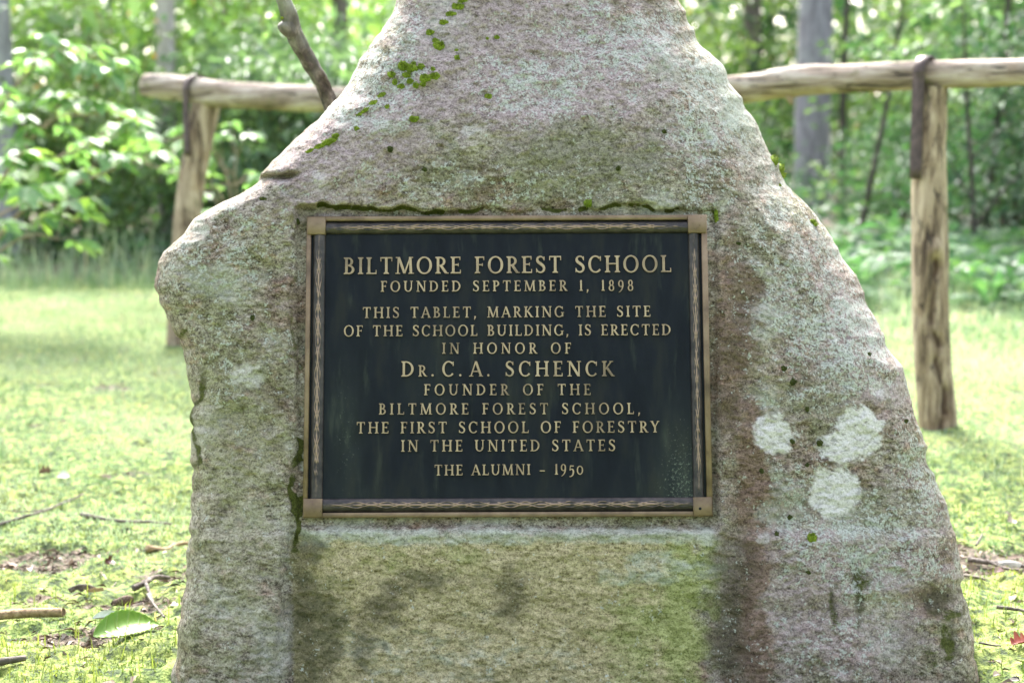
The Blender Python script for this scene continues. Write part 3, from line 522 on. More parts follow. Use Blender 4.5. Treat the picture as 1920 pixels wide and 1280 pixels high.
GL = {'A': (.84, ln(.08, 0, .40, 1, TN)+ln(.40, 1, .75, 0, TK)+hb(.19, .62, .33)+sf_(.10, 0)+sf_(.74, 0)),
 'B': (.68, st(.17)+hb(.17, .3, .965)+hb(.17, .32, .52)+hb(.17, .3, .04)+arc(.28, .745, .28, .255, -90, 90)+arc(.30, .27, .34, .275, -90, 90)),
 'C': (.82, Cg), 'D': (.86, st(.17)+hb(.17, .3, .965)+hb(.17, .3, .035)+arc(.29, .5, .52, .505, -90, 90)),
 'E': (.66, st(.17)+hb(.17, .58, .965)+hb(.17, .48, .52)+hb(.17, .6, .035)+wedge(.565, .80, 1)+wedge(.465, .43, .61)+wedge(.59, 0, .22)),
 'F': (.60, st(.17)+hb(.17, .56, .965)+hb(.17, .47, .51)+wedge(.545, .80, 1)+wedge(.455, .42, .60)),
 'G': (.90, arc(.44, .5, .42, .52, 48, 318)+wedge(.735, .72, .97, .06)+[rect(.68, .06, .81, .42)]+sf_(.745, .40)),
 'H': (.92, st(.17)+st(.75)+hb(.17, .75, .52)), 'I': (.34, st(.17)),
 'K': (.80, st(.17)+ln(.22, .44, .64, 1, TN)+ln(.34, .56, .72, 0, TK)+sf_(.63, 1, -1, .12)+sf_(.73, 0, 1, .12)),
 'L': (.64, st(.17)+hb(.17, .58, .035)+wedge(.585, 0, .24)),
 'M': (1.06, ln(.13, 0, .17, 1, TN)+ln(.18, 1, .53, .02, TK)+ln(.53, .02, .87, 1, TN)+ln(.91, 0, .86, 1, TK)+sf_(.13, 0)+sf_(.92, 0, 1, .16)+sf_(.11, 1, -1, .10)+sf_(.93, 1, -1, .10)),
 'N': (.92, ln(.16, 0, .16, 1, TN)+ln(.16, 1, .76, 0, TK)+ln(.77, 0, .77, 1, TN)+sf_(.16, 0)+sf_(.10, 1, -1, .10)+sf_(.77, 1, -1)),
 'O': (.96, arc(.48, .5, .45, .525, 0, 360, 56)), 'P': (.64, Pb),
 'R': (.74, Pb+ln(.34, .48, .66, 0, TK)+sf_(.69, 0, 1, .11)),
 'S': (.62, crv([(.50, .80), (.43, .93), (.29, .975), (.15, .91), (.11, .77), (.17, .645), (.31, .54), (.45, .42), (.51, .27), (.45, .10), (.29, .03), (.14, .09), (.07, .22)], [.05, .07, .085, .11, .14, .16, .17, .16, .14, .11, .085, .07, .05])+wedge(.515, .74, .97)+wedge(.065, .03, .27)),
 'T': (.78, st(.39, b=False)+hb(.05, .73, .965)+wedge(.065, .76, 1)+wedge(.715, .76, 1)),
 'U': (.90, st(.17, y0=.34, a=False)+ln(.73, .34, .73, 1, TN)+sf_(.73, 1, -1)+arc(.435, .36, .34, .37, 180, 360)),
 'Y': (.76, ln(.37, .46, .10, 1, TK)+ln(.38, .46, .66, 1, TN)+st(.38, y1=.5, b=False)+sf_(.10, 1, -1)+sf_(.66, 1, -1, .11)),
 '1': (.40, st(.2, b=False)+tri((.06, .84), (.2, .88), (.24, 1.), (.2, 1.0))), '8': (.60, arc(.3, .74, .21, .27, 0, 360, 40, .12, .08)+arc(.3, .26, .26, .29, 0, 360, 40, .13, .08)),
 '9': (.60, arc(.29, .66, .25, .33, 0, 360, 40, .13, .08)+crv([(.475, .66), (.47, .42), (.38, .14), (.24, -.05), (.10, -.15)], [.12, .13, .11, .08, .05])),
 '5': (.56, hb(.14, .50, .80, .10)+ln(.12, .38, .17, .80, .07)+crv([(.13, .40), (.27, .50), (.41, .44), (.46, .22), (.38, -.05), (.22, -.18), (.07, -.2)], [.06, .09, .13, .15, .13, .09, .06])),
 '0': (.68, arc(.34, .40, .30, .42, 0, 360, 44, .12, .085)), ',': (.26, [[(.06, .0), (.19, 0), (.19, .13), (.06, .13)], [(.06, .0), (.19, .02), (.09, -.19), (.03, -.17)]]),
 '.': (.28, [[(.07+.075*math.cos(q)+.05, .075+.075*math.sin(q)) for q in np.linspace(0, 2*math.pi, 12, endpoint=False)]]), '-': (.62, hb(.06, .54, .36, .09)), ' ': (.36, []), '|': (.14, [])}
LZ0, LZ1 = -.0003, .0042
def inscription(text, xl_, yl_, xr_, yr_, cap):
    """one line of raised letters between two photo baselines; lower-case is a small capital"""
    p0, p1 = lp(xl_, yl_), lp(xr_, yr_); L = np.linalg.norm(p1-p0); ex = (p1-p0)/L; ey = np.array([-ex[1], ex[0]]); ch = cap*U1
    sc = [.74 if c.islower() else 1. for c in text]; adv = sum(GL[c.upper()][0]*s for c, s in zip(text, sc)); wsp = sum(1.6 if c == ' ' else .6 if c in '|.' else 1. for c in text[:-1])
    tr = (L/ch-adv)/wsp; g = Geo(); x = 0; q = 0
    for c, s in zip(text, sc):
        wd, prims = GL[c.upper()]
        for pr in prims:
            z = LZ1+.00002*(q % 9); q += 1
            if isinstance(pr, tuple):
                a, b_ = pr[1], pr[2]; n = len(a); P2 = np.vstack([a, b_])
                top = [(k, n+k, n+k+1, k+1) for k in range(n-1)]; bd = list(range(n))+list(range(2*n-1, n-1, -1))
            else:
                P2 = np.array(pr, float); n = len(P2); top = None; bd = list(range(n))
                if (np.roll(P2[:, 0], -1)*P2[:, 1]-np.roll(P2[:, 1], -1)*P2[:, 0]).sum() > 0: bd = bd[::-1]
            P2 = P2*s*ch; P2 = p0+(P2[:, :1]+x)*ex+P2[:, 1:]*ey
            V = np.vstack([np.c_[P2, np.full(len(P2), z)], np.c_[P2, np.full(len(P2), LZ0)]]); m_ = len(P2)
            side = [(bd[k], bd[k]+m_, bd[(k+1) % len(bd)]+m_, bd[(k+1) % len(bd)]) for k in range(len(bd))]
            g.add(V, None, side, m=1)
            if top is not None: g.add(V[:m_], None, [f[::-1] if False else f for f in top], m=0)
            else:
                c0_ = P2.mean(0); nn = len(bd); g.add(np.vstack([np.c_[P2, np.full(m_, z)], [*c0_, z]]), [(m_, bd[(k)], bd[(k+1) % nn]) for k in range(nn)], None, m=0)
        x += (wd*s + tr*(1.6 if c == ' ' else .6 if c in '|.' else 1.))*ch
    g.build('lettering', [mb, mside], plq, smooth=False)
mside, nt, b = newmat('bronze_letter_edge'); b.inputs['Base Color'].default_value = (.16, .105, .05, 1); b.inputs['Metallic'].default_value = .4; b.inputs['Roughness'].default_value = .55
for ln_ in [('BILTMORE FOREST SCHOOL', 644.5, 514.8, 1259, 510.5, 32), ('FOUNDED SEPTEMBER 1, 1898', 714, 547.5, 1188, 545.3, 20.3), ('THIS TABLET, MARKING THE SITE', 680, 596.8, 1220, 594, 20.6), ('OF THE SCHOOL BUILDING, IS ERECTED', 644.5, 631, 1258, 628.5, 20.6), ('IN HONOR OF', 829, 663.3, 1071, 663, 20.4), ('Dr.|C.|A. SCHENCK', 752.5, 706, 1151, 705.4, 28.5), ('FOUNDER OF THE', 795, 741, 1108, 740.5, 20.6), ('BILTMORE FOREST SCHOOL,', 710.5, 777, 1201, 776, 20.6), ('THE FIRST SCHOOL OF FORESTRY', 668.5, 812.5, 1236, 810.5, 21.2), ('IN THE UNITED STATES', 752, 846.4, 1154, 845.2, 21.2), ('THE ALUMNI - 1950', 814.5, 891, 1094, 889, 19.6)]:
    inscription(*ln_)

# ------------------------------------------------------------------ hitching rail
DL, DR = 7.0, 5.1
def raild(px): return 1/np.interp(px, [370, 1750], [1/DL, 1/DR]) if 370 <= px <= 1750 else 1/(1/DL+(px-370)/(1750-370)*(1/DR-1/DL))
def rp(px, py): return at(px, py, raild(px))
def log_mat(name, c0, c1, c2, moss, sc, mapping):
    m, nt, b = newmat(name); v = coords(nt, mapping); n = noise(nt, v, sc, 6, .65, .5); n2 = noise(nt, coords(nt), 7, 4); n3 = noise(nt, coords(nt), 16, 3); n4 = noise(nt, v, sc*1.9, 4, .6, .8)
    c = ramp(nt, n, [(.34, c0), (.48, c1), (.64, c2)]); c = mixc(nt, mth(nt, 'MULTIPLY', sstep(nt, n4, .42, .36), .8), c, (.03, .022, .018))
    c = mixc(nt, mth(nt, 'MULTIPLY', sstep(nt, n2, .52, .66), .55), c, mixc(nt, 1., c, (.72, .62, .48), 'MULTIPLY'))
    c = mixc(nt, mth(nt, 'MULTIPLY', sstep(nt, n3, .60, .70), .5), c, moss)
    nt.links.new(c, b.inputs['Base Color']); b.inputs['Roughness'].default_value = .88; nt.links.new(bump(nt, n4, .6, .01, bump(nt, n, .8, .012)), b.inputs['Normal']); return m
M['log'] = log_mat('weathered_log', (.08, .055, .04), (.275, .212, .168), (.47, .405, .35), (.13, .13, .05), 34, (.10, .10, 1.))
M['post'] = log_mat('weathered_post', (.05, .03, .02), (.26, .19, .13), (.48, .385, .285), (.10, .10, .045), 30, (1, 1, .16))
m, nt, b = newmat('iron_strap'); n = noise(nt, coords(nt), 40, 4)
nt.links.new(ramp(nt, n, [(.3, (.045, .032, .03)), (.7, (.12, .085, .08))]), b.inputs['Base Color']); b.inputs['Roughness'].default_value = .6; b.inputs['Metallic'].default_value = .4; M['iron'] = m
RB = gnd(370, 640)
rail = thing('hitching_rail', 'rustic hitching rail of a bare log strapped across two posts behind the boulder', 'rail', tuple(RB))
pts = [(277, 161, 22), (320, 165, 24), (430, 178, 25), (600, 186, 24), (800, 190, 24), (1000, 188, 25), (1200, 178, 25), (1390, 166, 26), (1480, 154, 30), (1560, 148, 27), (1740, 141, 27), (1920, 136, 26), (2080, 132, 25), (2200, 133, 23)]
P = np.array([rp(a, b_) for a, b_, c in pts]); R = np.array([c/FPX*raild(a) for a, b_, c in pts])
V, T, Q = tube(P, R, 28, 170, .16, 4, 6., True, 4.5); mesh('crossbar', V-RB, [T, Q], M['log'], rail)
g = Geo(); V, T, Q = tube([rp(1478, 170), rp(1482, 186), rp(1485, 197)], [.022, .014, .004], 10, 7, .2, 3); mesh('branch_stub', V-RB, [T, Q], M['log'], rail)
lp_pts = [(387, 192, 27), (376, 250, 26), (362, 330, 25), (350, 420, 25), (344, 520, 25), (338, 640, 26), (336, 690, 26)]
P = np.array([at(a, b_, DL+.0) for a, b_, c in lp_pts]); P[-1, 2] = min(P[-1, 2], -.05); R = [c/FPX*DL for a, b_, c in lp_pts]
V, T, Q = tube(P, R, 26, 90, .14, 9, 6., True, 3.); mesh('post', V-RB, [T, Q], M['post'], rail)
rp_pts = [(1743, 166, 31), (1742, 250, 32), (1743, 350, 33), (1744, 470, 35), (1745, 560, 34), (1748, 680, 34), (1756, 770, 35), (1760, 830, 36)]
P = np.array([at(a, b_, DR+.0) for a, b_, c in rp_pts]); R = [c/FPX*DR for a, b_, c in rp_pts]
V, T, Q = tube(P, R, 36, 190, .15, 12, 6., False, 3.); mesh_post = (V, Q)
# knot and the rotten seam down the face of the right post
zz = V[:, 2]; yy = V[:, 1]; ctr = np.interp(zz, P[::-1, 2], P[::-1, 0]); off = V[:, 0]-ctr; front = yy < np.interp(zz, P[::-1, 2], P[::-1, 1])
seam = np.exp(-((off-.004-.012*2.*fbm(zz*9, zz*0, None, 3, 2))/.011)**2)*ss(.57, .50, zz)*front*(.6+.4*ss(-.3, .2, fbm(zz*14, zz*0, None, 2, 5)))
knot = np.exp(-((off-.002)/.02)**2-((zz-.555)/.03)**2)*front
V2 = V+np.array([0, 1, 0])*(seam*.024)[:, None]-np.array([0, 1, 0])*(knot*.02)[:, None]
po = mesh('post', V2-RB, Q, None or M['post'], rail, attrs={'seam': seam})
pm = M['post'].copy(); pm.name = 'rotten_post'; nt = pm.node_tree; b = nt.nodes['Principled BSDF']; old = b.inputs['Base Color'].links[0].from_socket
nt.links.new(mixc(nt, mth(nt, 'MULTIPLY', sstep(nt, attr(nt, 'seam').outputs['Fac'], .1, .9), .9), old, (.07, .038, .025)), b.inputs['Base Color']); po.data.materials[0] = pm
po['label'] = 'post with a knot and a rotten seam down its face'
def strap(path, wd, th, side):
    P = np.array(path); P = catmull(P, 40); T = unit(np.gradient(P, axis=0)); S = unit(np.array(side)); N = unit(np.cross(T, S))
    prof = [(-1, -1), (1, -1), (1, 1), (-1, 1)]; V = np.stack([P+S*wd/2*a+N*th/2*c for a, c in prof], 1).reshape(-1, 3)
    i = np.arange(39)[:, None]*4; j = np.arange(4)[None]; k = (j+1) % 4
    return V, np.vstack([np.stack([i+j, i+k, i+4+k, i+4+j], -1).reshape(-1, 4), [[3, 2, 1, 0], [156, 157, 158, 159]]])
axis = unit(at(1750, 140, DR)-at(370, 175, DL))
perp = unit(np.cross(axis, np.array([0, 0, 1.])))
if perp[1] > 0: perp = -perp      # horizontal, toward the camera
for (cx_, cy_, rr, dd, bx, by, wd, lean_px) in ((1735, 141, 30, DR, 1730, 335, .038, -3), (370, 171, 26.5, DL, 372, 292, .034, -13)):
    C0 = at(cx_, cy_, dd) if cx_ > 1000 else rp(cx_, cy_); r_ = rr/FPX*dd*1.06; Z = np.array([0, 0, 1.])
    bot = at(bx, by, dd)+perp*(.062 if cx_ > 1000 else .07); path = [bot, bot*.5+(C0+perp*r_*1.06-Z*r_*.5)*.5, C0+perp*r_*1.06-Z*r_*.4, C0+perp*r_*1.04+Z*.2*r_, C0+perp*r_*.75+Z*.78*r_, C0+Z*r_*1.07, C0-perp*r_*.75+Z*.78*r_, C0-perp*r_*1.04, C0-perp*r_*1.0-Z*r_*1.4, C0-perp*r_*1.0-Z*r_*4]
    V, Q = strap(path, wd, .006, axis); mesh('iron_strap', V-RB, Q, M['iron'], rail, smooth=False)

# ------------------------------------------------------------------ dead limb leaning behind the boulder
LB = np.array([.05, 3.62, 0.]); m = bark_mat('limb_bark', (.014, .011, .009), (.062, .050, .041), (.20, .17, .148), 48, .8, (.27, .30, .26), .012)
nt = m.node_tree
Pl = [LB+[0, 0, -.03], at(690, 420, 3.34), at(618, 195, 3.24), at(590, 133, 3.20), at(556, 72, 3.16), at(543, 30, 3.13), at(528, -8, 3.1), at(500, -90, 3.05), at(478, -180, 3.0)]
V, T, Q = tube(Pl, [.021, .019, .017, .0162, .0162, .0162, .0125, .011, .008], 22, 240, .38, 5, 9., True, 20.)
limb = thing('dead_branch', 'bare lichen flecked branch leaning up against the left side of the boulder', 'branch', tuple(LB))
mesh('bark', V-LB, [T, Q], m, limb)
V, T, Q = tube([at(548, 62, 3.145), at(536, 50, 3.13), at(531, 42, 3.125)], [.014, .0165, .013], 14, 12, .2, 3, 8, True, 20.); s_ = mesh('broken_stub', V-LB, [T, Q], m, limb)
V, T, Q = tube([at(526, 34.5, 3.12), at(538, 31.5, 3.12)], [.003, .0045], 8, 6, .5, 3); mesh('moss_tuft', V-LB, [T, Q], M['moss'], s_)

# ------------------------------------------------------------------ grass, litter
def scatter(n, y0, y1, xpad=.35):
    u = RNG.random(n); y = y0*(y1/y0)**u; x = (RNG.random(n)*2-1)*(.34*y+xpad); return x, y
def blades(n, y0, y1, hf, wf, seed, keep=None, m=0):
    x, y = scatter(n, y0, y1); so_ = soil(x, y); k = RNG.random(n) > so_*1.1
    k &= ~((np.abs(x-.02) < .62) & (y > 2.45) & (y < 3.25))
    if keep is not None: k &= keep(x, y)
    x, y = x[k], y[k]; n = len(x); cl = fbm(x*1.6, y*1.6, None, 3, seed)
    h = hf(x, y)*RNG.uniform(.5, 1.35, n)*(1+.5*cl); a = RNG.uniform(0, 2*np.pi, n); lean = RNG.uniform(.1, .8, n)
    b0 = np.stack([x, y, ground_z(x, y)-.002], 1); d = np.stack([np.cos(a), np.sin(a), 0*a], 1); s = np.stack([-np.sin(a), np.cos(a), 0*a], 1)*(wf*RNG.uniform(.6, 1.3, n))[:, None]
    mid = b0+d*(h*lean*.35)[:, None]+np.array([0, 0, 1.])*(h*.6)[:, None]; tip = b0+d*(h*lean)[:, None]+np.array([0, 0, 1.])*(h*(1-.25*lean))[:, None]
    V = np.stack([b0-s, b0+s, mid+s*.7, mid-s*.7, tip], 1).reshape(-1, 3); i = np.arange(n)[:, None]*5
    cl2 = fbm(x*5, y*3.4, None, 3, seed+9); t_ = np.clip(.52+.55*cl+.55*cl2+RNG.normal(0, .17, n), 0, .93); t_ = np.where(RNG.random(n) < .03, 1, t_)
    return V, i+np.array([[2, 4, 3]]), i+np.array([[0, 1, 2, 3]]), np.repeat(t_, 5), m
g = Geo()
g.add(*blades(110000, 2.2, 4.2, lambda x, y: .006+.004*fbm(x*5, y*5, None, 2, 3), .0011, 61, None, 1))
g.add(*blades(6000, 2.25, 4.4, lambda x, y: .032+0*x, .0013, 62, lambda x, y: fbm(x*3, y*3, None, 3, 77) > .12, 1))
g.add(*blades(130000, 3.3, 11.5, lambda x, y: np.interp(y, [3.3, 4.5, 8, 10, 11.5], [.009, .015, .028, .05, .10]), .002, 63))
g.add(*blades(7000, 3.5, 8, lambda x, y: .08+0*x, .0018, 64, lambda x, y: (fbm(x*1.4, y*1.4, None, 3, 78) > .2)))
g.add(*blades(16000, 8.6, 12.5, lambda x, y: .12+.34*ss(9.4, 11, y)+0*x, .004, 65, lambda x, y: (x < .4) & (y > 9.5)))
g.add(*blades(9000, 6.9, 10.5, lambda x, y: .06+.12*ss(7.4, 9, y)+0*x, .004, 66, lambda x, y: (x > 1.2) & (y > 7.1)))
tag(g.build('grass', [M['grass'], M['moss_lawn']]), 'short bright grass and moss covering the lawn round the boulder', 'grass', kind='stuff')
m, nt, b = newmat('litter'); nt.links.new(ramp(nt, attr(nt, 'tint').outputs['Fac'], [(0, (.035, .024, .018)), (.4, (.13, .085, .06)), (.75, (.26, .19, .14)), (1, (.48, .42, .37))]), b.inputs['Base Color']); b.inputs['Roughness'].default_value = .85
x, y = scatter(52000, 2.3, 8.); k = (RNG.random(len(x)) < soil(x, y)*1.5+np.where(y < 3.4, .06, .022)) & ~((np.abs(x) < .62) & (y > 2.45)); x, y = x[k], y[k]; n = len(x)
a = RNG.uniform(0, 2*np.pi, n); Pp = np.stack([x, y, ground_z(x, y)+.003], 1); Dd = np.stack([np.cos(a), np.sin(a), RNG.normal(0, .25, n)], 1)
big = RNG.random(n) < .17
V, T, kk = leaves(Pp, Dd, np.array([0, 0, 1.])+.5*RNG.normal(size=(n, 3)), np.where(big, RNG.uniform(.014, .04, n), RNG.uniform(.008, .035, n)), np.where(big, RNG.uniform(.006, .018, n), RNG.uniform(.001, .003, n)))
g = Geo(); g.add(V, T, None, np.repeat(np.where(big, RNG.uniform(.3, 1, n), RNG.uniform(0, .9, n)), kk)); tag(g.build('leaf_litter', m), 'scraps of brown leaf and needles strewn over the bare soil', 'litter', kind='stuff')

def lie(px, py, h=0.): p = gnd(px, py); p[2] = ground_z(p[0], p[1])+h+.004; return p
def twig(pix, r0, r1, label, mat_, name='twig', cat='twig', h=.006, rough=.2, forks=()):
    P = np.array([lie(*q, h) for q in pix]); O = P[0].copy(); V, T, Q = tube(P, np.linspace(r0, r1, len(P)), 10, 12*len(P), rough, len(label), 6., True, 40.)
    g = Geo(); g.add(V-O, T, Q)
    for f_ in forks:
        P2 = np.array([lie(*q, h+.004) for q in f_]); V, T, Q = tube(P2, np.linspace(r1*1.1, r1*.5, len(P2)), 8, 10*len(P2), rough, 3, 6., True, 40.); g.add(V-O, T, Q)
    return tag(g.build(name, mat_, None, tuple(O)), label, cat, 'fallen twigs on the ground')
M['twig_grey'] = bark_mat('twig_grey', (.05, .04, .035), (.13, .105, .09), (.26, .22, .2), 90, 1.)
M['stick_tan'] = bark_mat('stick_tan', (.17, .11, .06), (.34, .24, .14), (.46, .35, .23), 60, 1.)
twig([(-20, 976), (40, 966), (80, 957), (110, 944), (157, 921)], .0045, .0022, 'long thin forked twig lying on the moss at the left edge', M['twig_grey'], forks=[[(80, 957), (40, 960), (0, 962)]])
twig([(152, 964), (200, 971), (240, 974), (280, 979), (322, 981)], .006, .0025, 'dark straight twig lying on bare soil beside the boulder', M['bark_brown'])
twig([(275, 1026), (310, 1020), (330, 1013), (356, 1008)], .008, .004, 'pale broken stick touching the left edge of the boulder', M['stick_tan'])
twig([(250, 1102), (272, 1096), (290, 1086), (318, 1080)], .007, .004, 'grey crooked twig lying above the pine cone', M['twig_grey'], forks=[[(272, 1096), (282, 1112), (288, 1132)]])
twig([(277, 1118), (290, 1150), (309, 1180)], .003, .002, 'thin brown stalk standing by the tip of the big green leaf', M['bark_brown'], h=.02)
twig([(-60, 1170), (0, 1159), (60, 1150), (110, 1146), (116, 1146)], .0095, .0088, 'thick tan stick with bare smooth wood lying in the grass', M['stick_tan'], 'stick', 'stick', .008, .06)
twig([(-30, 1266), (10, 1259), (48, 1250)], .0085, .005, 'short dark stick in the bottom left corner', M['bark_brown'], 'stick', 'stick', .007)
twig([(1815, 1047), (1850, 1050), (1890, 1046), (1925, 1050)], .006, .004, 'grey twig crossing the bare soil right of the boulder', M['twig_grey'], forks=[[(1850, 1050), (1880, 1058), (1910, 1066)]])
twig([(1806, 1072), (1830, 1080), (1848, 1086)], .0035, .002, 'small dark twig at the near edge of the bare soil on the right', M['bark_brown'])
twig([(1830, 1026), (1838, 1016), (1842, 1012)], .003, .002, 'tiny upright twig stub on the far edge of the right soil patch', M['bark_brown'], h=.012)
twig([(1868, 1145), (1900, 1147), (1930, 1152)], .004, .003, 'dark twig lying on moss above the red leaf', M['twig_grey'])
twig([(1835, 1218), (1860, 1222), (1876, 1226)], .002, .0015, 'hair thin twig lying on moss beside the red leaf', M['twig_grey'])
# curled bark, pine cone
def sheet(name, pix_c, L, W, rz, bend, curl, mat_, label, cat, lift=0., tilt=0., serr=0, ripple=0., group=None, shape='leaf', rib=None):
    """a curled leaf or bark flake as a thin gridded blade with thickness"""
    O = lie(*pix_c); nu, nv = 40, 15; u = np.linspace(0, 1, nu)[:, None]; v = np.linspace(-1, 1, nv)[None]
    if shape == 'leaf': wv = np.sin(np.pi*np.clip(u, 0, 1)**.85)**.8
    elif shape == 'maple': wv = .35+.65*np.abs(np.cos(u*np.pi*2.5))*np.sin(np.pi*u)**.5*1.2
    else: wv = np.clip(np.sin(np.pi*u)*3, 0, 1)**.5*(.75+.25*vn(u*6, u*0, None, 4))
    if serr: wv = wv*(1+.05*np.abs(((u*serr) % 1)-.5)*2)
    x_ = (u-.5)*L+0*v; y_ = v*wv*W/2; z_ = bend*L*(1-(2*u-1)**2)+curl*W*v**2*wv+ripple*np.sin(u*serr*np.pi*2+np.abs(v)*3)*np.abs(v)
    V = np.stack([x_, y_, z_+0*v], -1).reshape(-1, 3)
    ct, st_ = math.cos(tilt), math.sin(tilt); V = V@np.array([[1, 0, 0], [0, ct, st_], [0, -st_, ct]])
    c, s = math.cos(rz), math.sin(rz); V = V@np.array([[c, s, 0], [-s, c, 0], [0, 0, 1]])
    V[:, 2] += lift-V[:, 2].min(); n = len(V); i = (np.arange(nu-1)[:, None]*nv+np.arange(nv-1)[None]).reshape(-1, 1); Q = np.concatenate([i, i+nv, i+nv+1, i+1], 1)
    V = np.vstack([V, V-[0, 0, .0006]]); Q = np.vstack([Q, Q[:, ::-1]+n])
    o = mesh(name, V, Q, mat_, None, tuple(O), True, {'tint': np.tile((np.abs(v)+0*u).ravel(), 2), 'vein': np.tile(((u*(serr or 8)*.5-np.abs(v)*.6)+0*v).ravel(), 2)}); return tag(o, label, cat, group)
m, nt, b = newmat('green_leaf'); vn_ = attr(nt, 'vein').outputs['Fac']; tt = attr(nt, 'tint').outputs['Fac']
vein = sstep(nt, mth(nt, 'ABSOLUTE', mth(nt, 'SUBTRACT', mth(nt, 'FRACT', mth(nt, 'MULTIPLY', vn_, 1.)), .5)), .36, .5)
cc = mixc(nt, noise(nt, coords(nt), 12, 3), (.15, .32, .04), (.26, .42, .06)); cc = mixc(nt, mth(nt, 'MULTIPLY', mth(nt, 'ADD', vein, sstep(nt, tt, .08, .0)), .45), cc, (.30, .42, .12))
nt.links.new(cc, b.inputs['Base Color']); b.inputs['Roughness'].default_value = .38; tr_ = nd(nt, 'BsdfTranslucent', {'Color': cc}); nt.links.new(nd(nt, 'MixShader', {0: .35, 1: b.outputs[0], 2: tr_.outputs[0]}).outputs[0], nt.nodes['Material Output'].inputs['Surface']); nt.links.new(bump(nt, vein, .4, .002), b.inputs['Normal'])
def flat_mat(name, c1, c2, rough=.6, sc=60):
    m, nt, b = newmat(name); n = noise(nt, coords(nt), sc, 4, .65); nt.links.new(ramp(nt, n, [(.35, c1), (.65, c2)]), b.inputs['Base Color']); b.inputs['Roughness'].default_value = rough; nt.links.new(bump(nt, n, .4, .002), b.inputs['Normal']); return m
sheet('fallen_leaf', (238, 1198), .125, .062, math.radians(33), .10, .15, m, 'large fresh green leaf lying folded on the ground by the boulder', 'leaf', .004, math.radians(28), 12, .0008, 'fallen leaves')
sheet('fallen_leaf', (205, 1176), .062, .018, math.radians(5), .06, .5, flat_mat('silver_leaf', (.42, .46, .40), (.62, .66, .60)), 'pale silvery leaf underside showing behind the large green leaf', 'leaf', .012, .5, 8, 0, 'fallen leaves')
sheet('fallen_leaf', (203, 1054), .024, .022, math.radians(70), .1, .5, flat_mat('red_leaf', (.05, .008, .008), (.13, .022, .018), .35), 'dark red curled leaf standing up on the moss', 'leaf', .0, math.radians(62), 4, 0, 'fallen leaves', 'maple')
sheet('fallen_leaf', (84, 884), .03, .026, .4, .1, .5, flat_mat('brown_leaf', (.10, .05, .03), (.26, .14, .08)), 'small reddish brown leaf far out on the lawn at left', 'leaf', 0, .5, 5, 0, 'fallen leaves', 'maple')
sheet('fallen_leaf', (119, 885), .034, .03, .1, .1, .2, flat_mat('pale_leaf', (.5, .52, .42), (.7, .72, .6)), 'whitish leaf beside the small brown leaf on the lawn', 'leaf', .004, .4, 5, 0, 'fallen leaves')
sheet('fallen_leaf', (1912, 1218), .034, .032, .3, .1, .35, flat_mat('orange_leaf', (.30, .06, .03), (.46, .13, .07), .5), 'orange red leaf lying on moss at the right edge', 'leaf', .002, .25, 6, 0, 'fallen leaves', 'maple')
sheet('fallen_leaf', (1870, 1262), .016, .014, .3, .1, .3, flat_mat('cream_leaf', (.40, .30, .22), (.6, .48, .38), .6), 'little cream coloured leaf near the bottom right corner', 'leaf', .002, .2, 6, 0, 'fallen leaves')
sheet('fallen_leaf', (1893, 985), .03, .026, .9, .1, .3, flat_mat('tan_leaf', (.34, .25, .19), (.52, .41, .33)), 'tan dry leaf in the taller grass right of the boulder', 'leaf', .004, .9, 6, 0, 'fallen leaves')
sheet('fallen_leaf', (1875, 1076), .024, .02, .2, .1, .3, flat_mat('pink_leaf', (.34, .2, .19), (.5, .34, .32)), 'dusty pink leaf on the bare soil right of the boulder', 'leaf', .002, .25, 6, 0, 'fallen leaves')
sheet('bark_flake', (152, 1103), .052, .017, math.radians(24), .16, -.7, M['twig_grey'], 'grey curled strip of bark lying on the moss', 'bark', .002, .4, 0, 0, 'bark flakes', 'flake')
sheet('bark_flake', (178, 1106), .036, .012, math.radians(16), -.05, .7, flat_mat('inner_bark', (.34, .22, .14), (.55, .40, .28)), 'light tan split piece of bark against the grey strip', 'bark', .001, -.2, 0, 0, 'bark flakes', 'flake')
sheet('bark_flake', (1893, 1050), .05, .018, math.radians(-6), .1, -.5, flat_mat('pale_bark', (.34, .3, .28), (.6, .56, .53)), 'pale weathered bark scrap on the soil right of the boulder', 'bark', .004, .3, 0, 0, 'bark flakes', 'flake')
O = lie(228, 1130, .013); g = Geo(); ax = unit(np.array([.85, .35, .10])); q1 = unit(np.cross(ax, [0, 0, 1.])); q2 = np.cross(q1, ax); Lc = .046
V, T, Q = tube([-ax*Lc*.45, ax*Lc*.4], [.003, .004], 8, 8); g.add(V, T, Q, .2)
for k in range(90):
    f_ = k/89; a = k*2.39996; rr = .0105*math.sin(math.pi*(.12+.8*f_))**.7; rad = q1*math.cos(a)+q2*math.sin(a); pb = -ax*Lc*.45+ax*Lc*.85*f_+rad*rr*.25
    V, T, kk = leaves(pb[None], (rad+ax*.75)[None], (ax-rad*.5)[None], rr*1.25, .0095, True, -.25, .10); V2 = V+ax*.0012; n = len(V)
    g.add(np.vstack([V, V2]), np.vstack([T, T[:, ::-1]+n]), None, np.tile(np.array([.1, .3, .2, .3, .6, .5, .6, 1.]), 2))
m, nt, b = newmat('cone_scale'); nt.links.new(ramp(nt, attr(nt, 'tint').outputs['Fac'], [(0, (.012, .007, .005)), (.5, (.07, .04, .028)), (1, (.30, .20, .15))]), b.inputs['Base Color']); b.inputs['Roughness'].default_value = .7
tag(g.build('pine_cone', m, None, tuple(O)), 'brown open pine cone lying on the ground left of the boulder', 'pine cone')

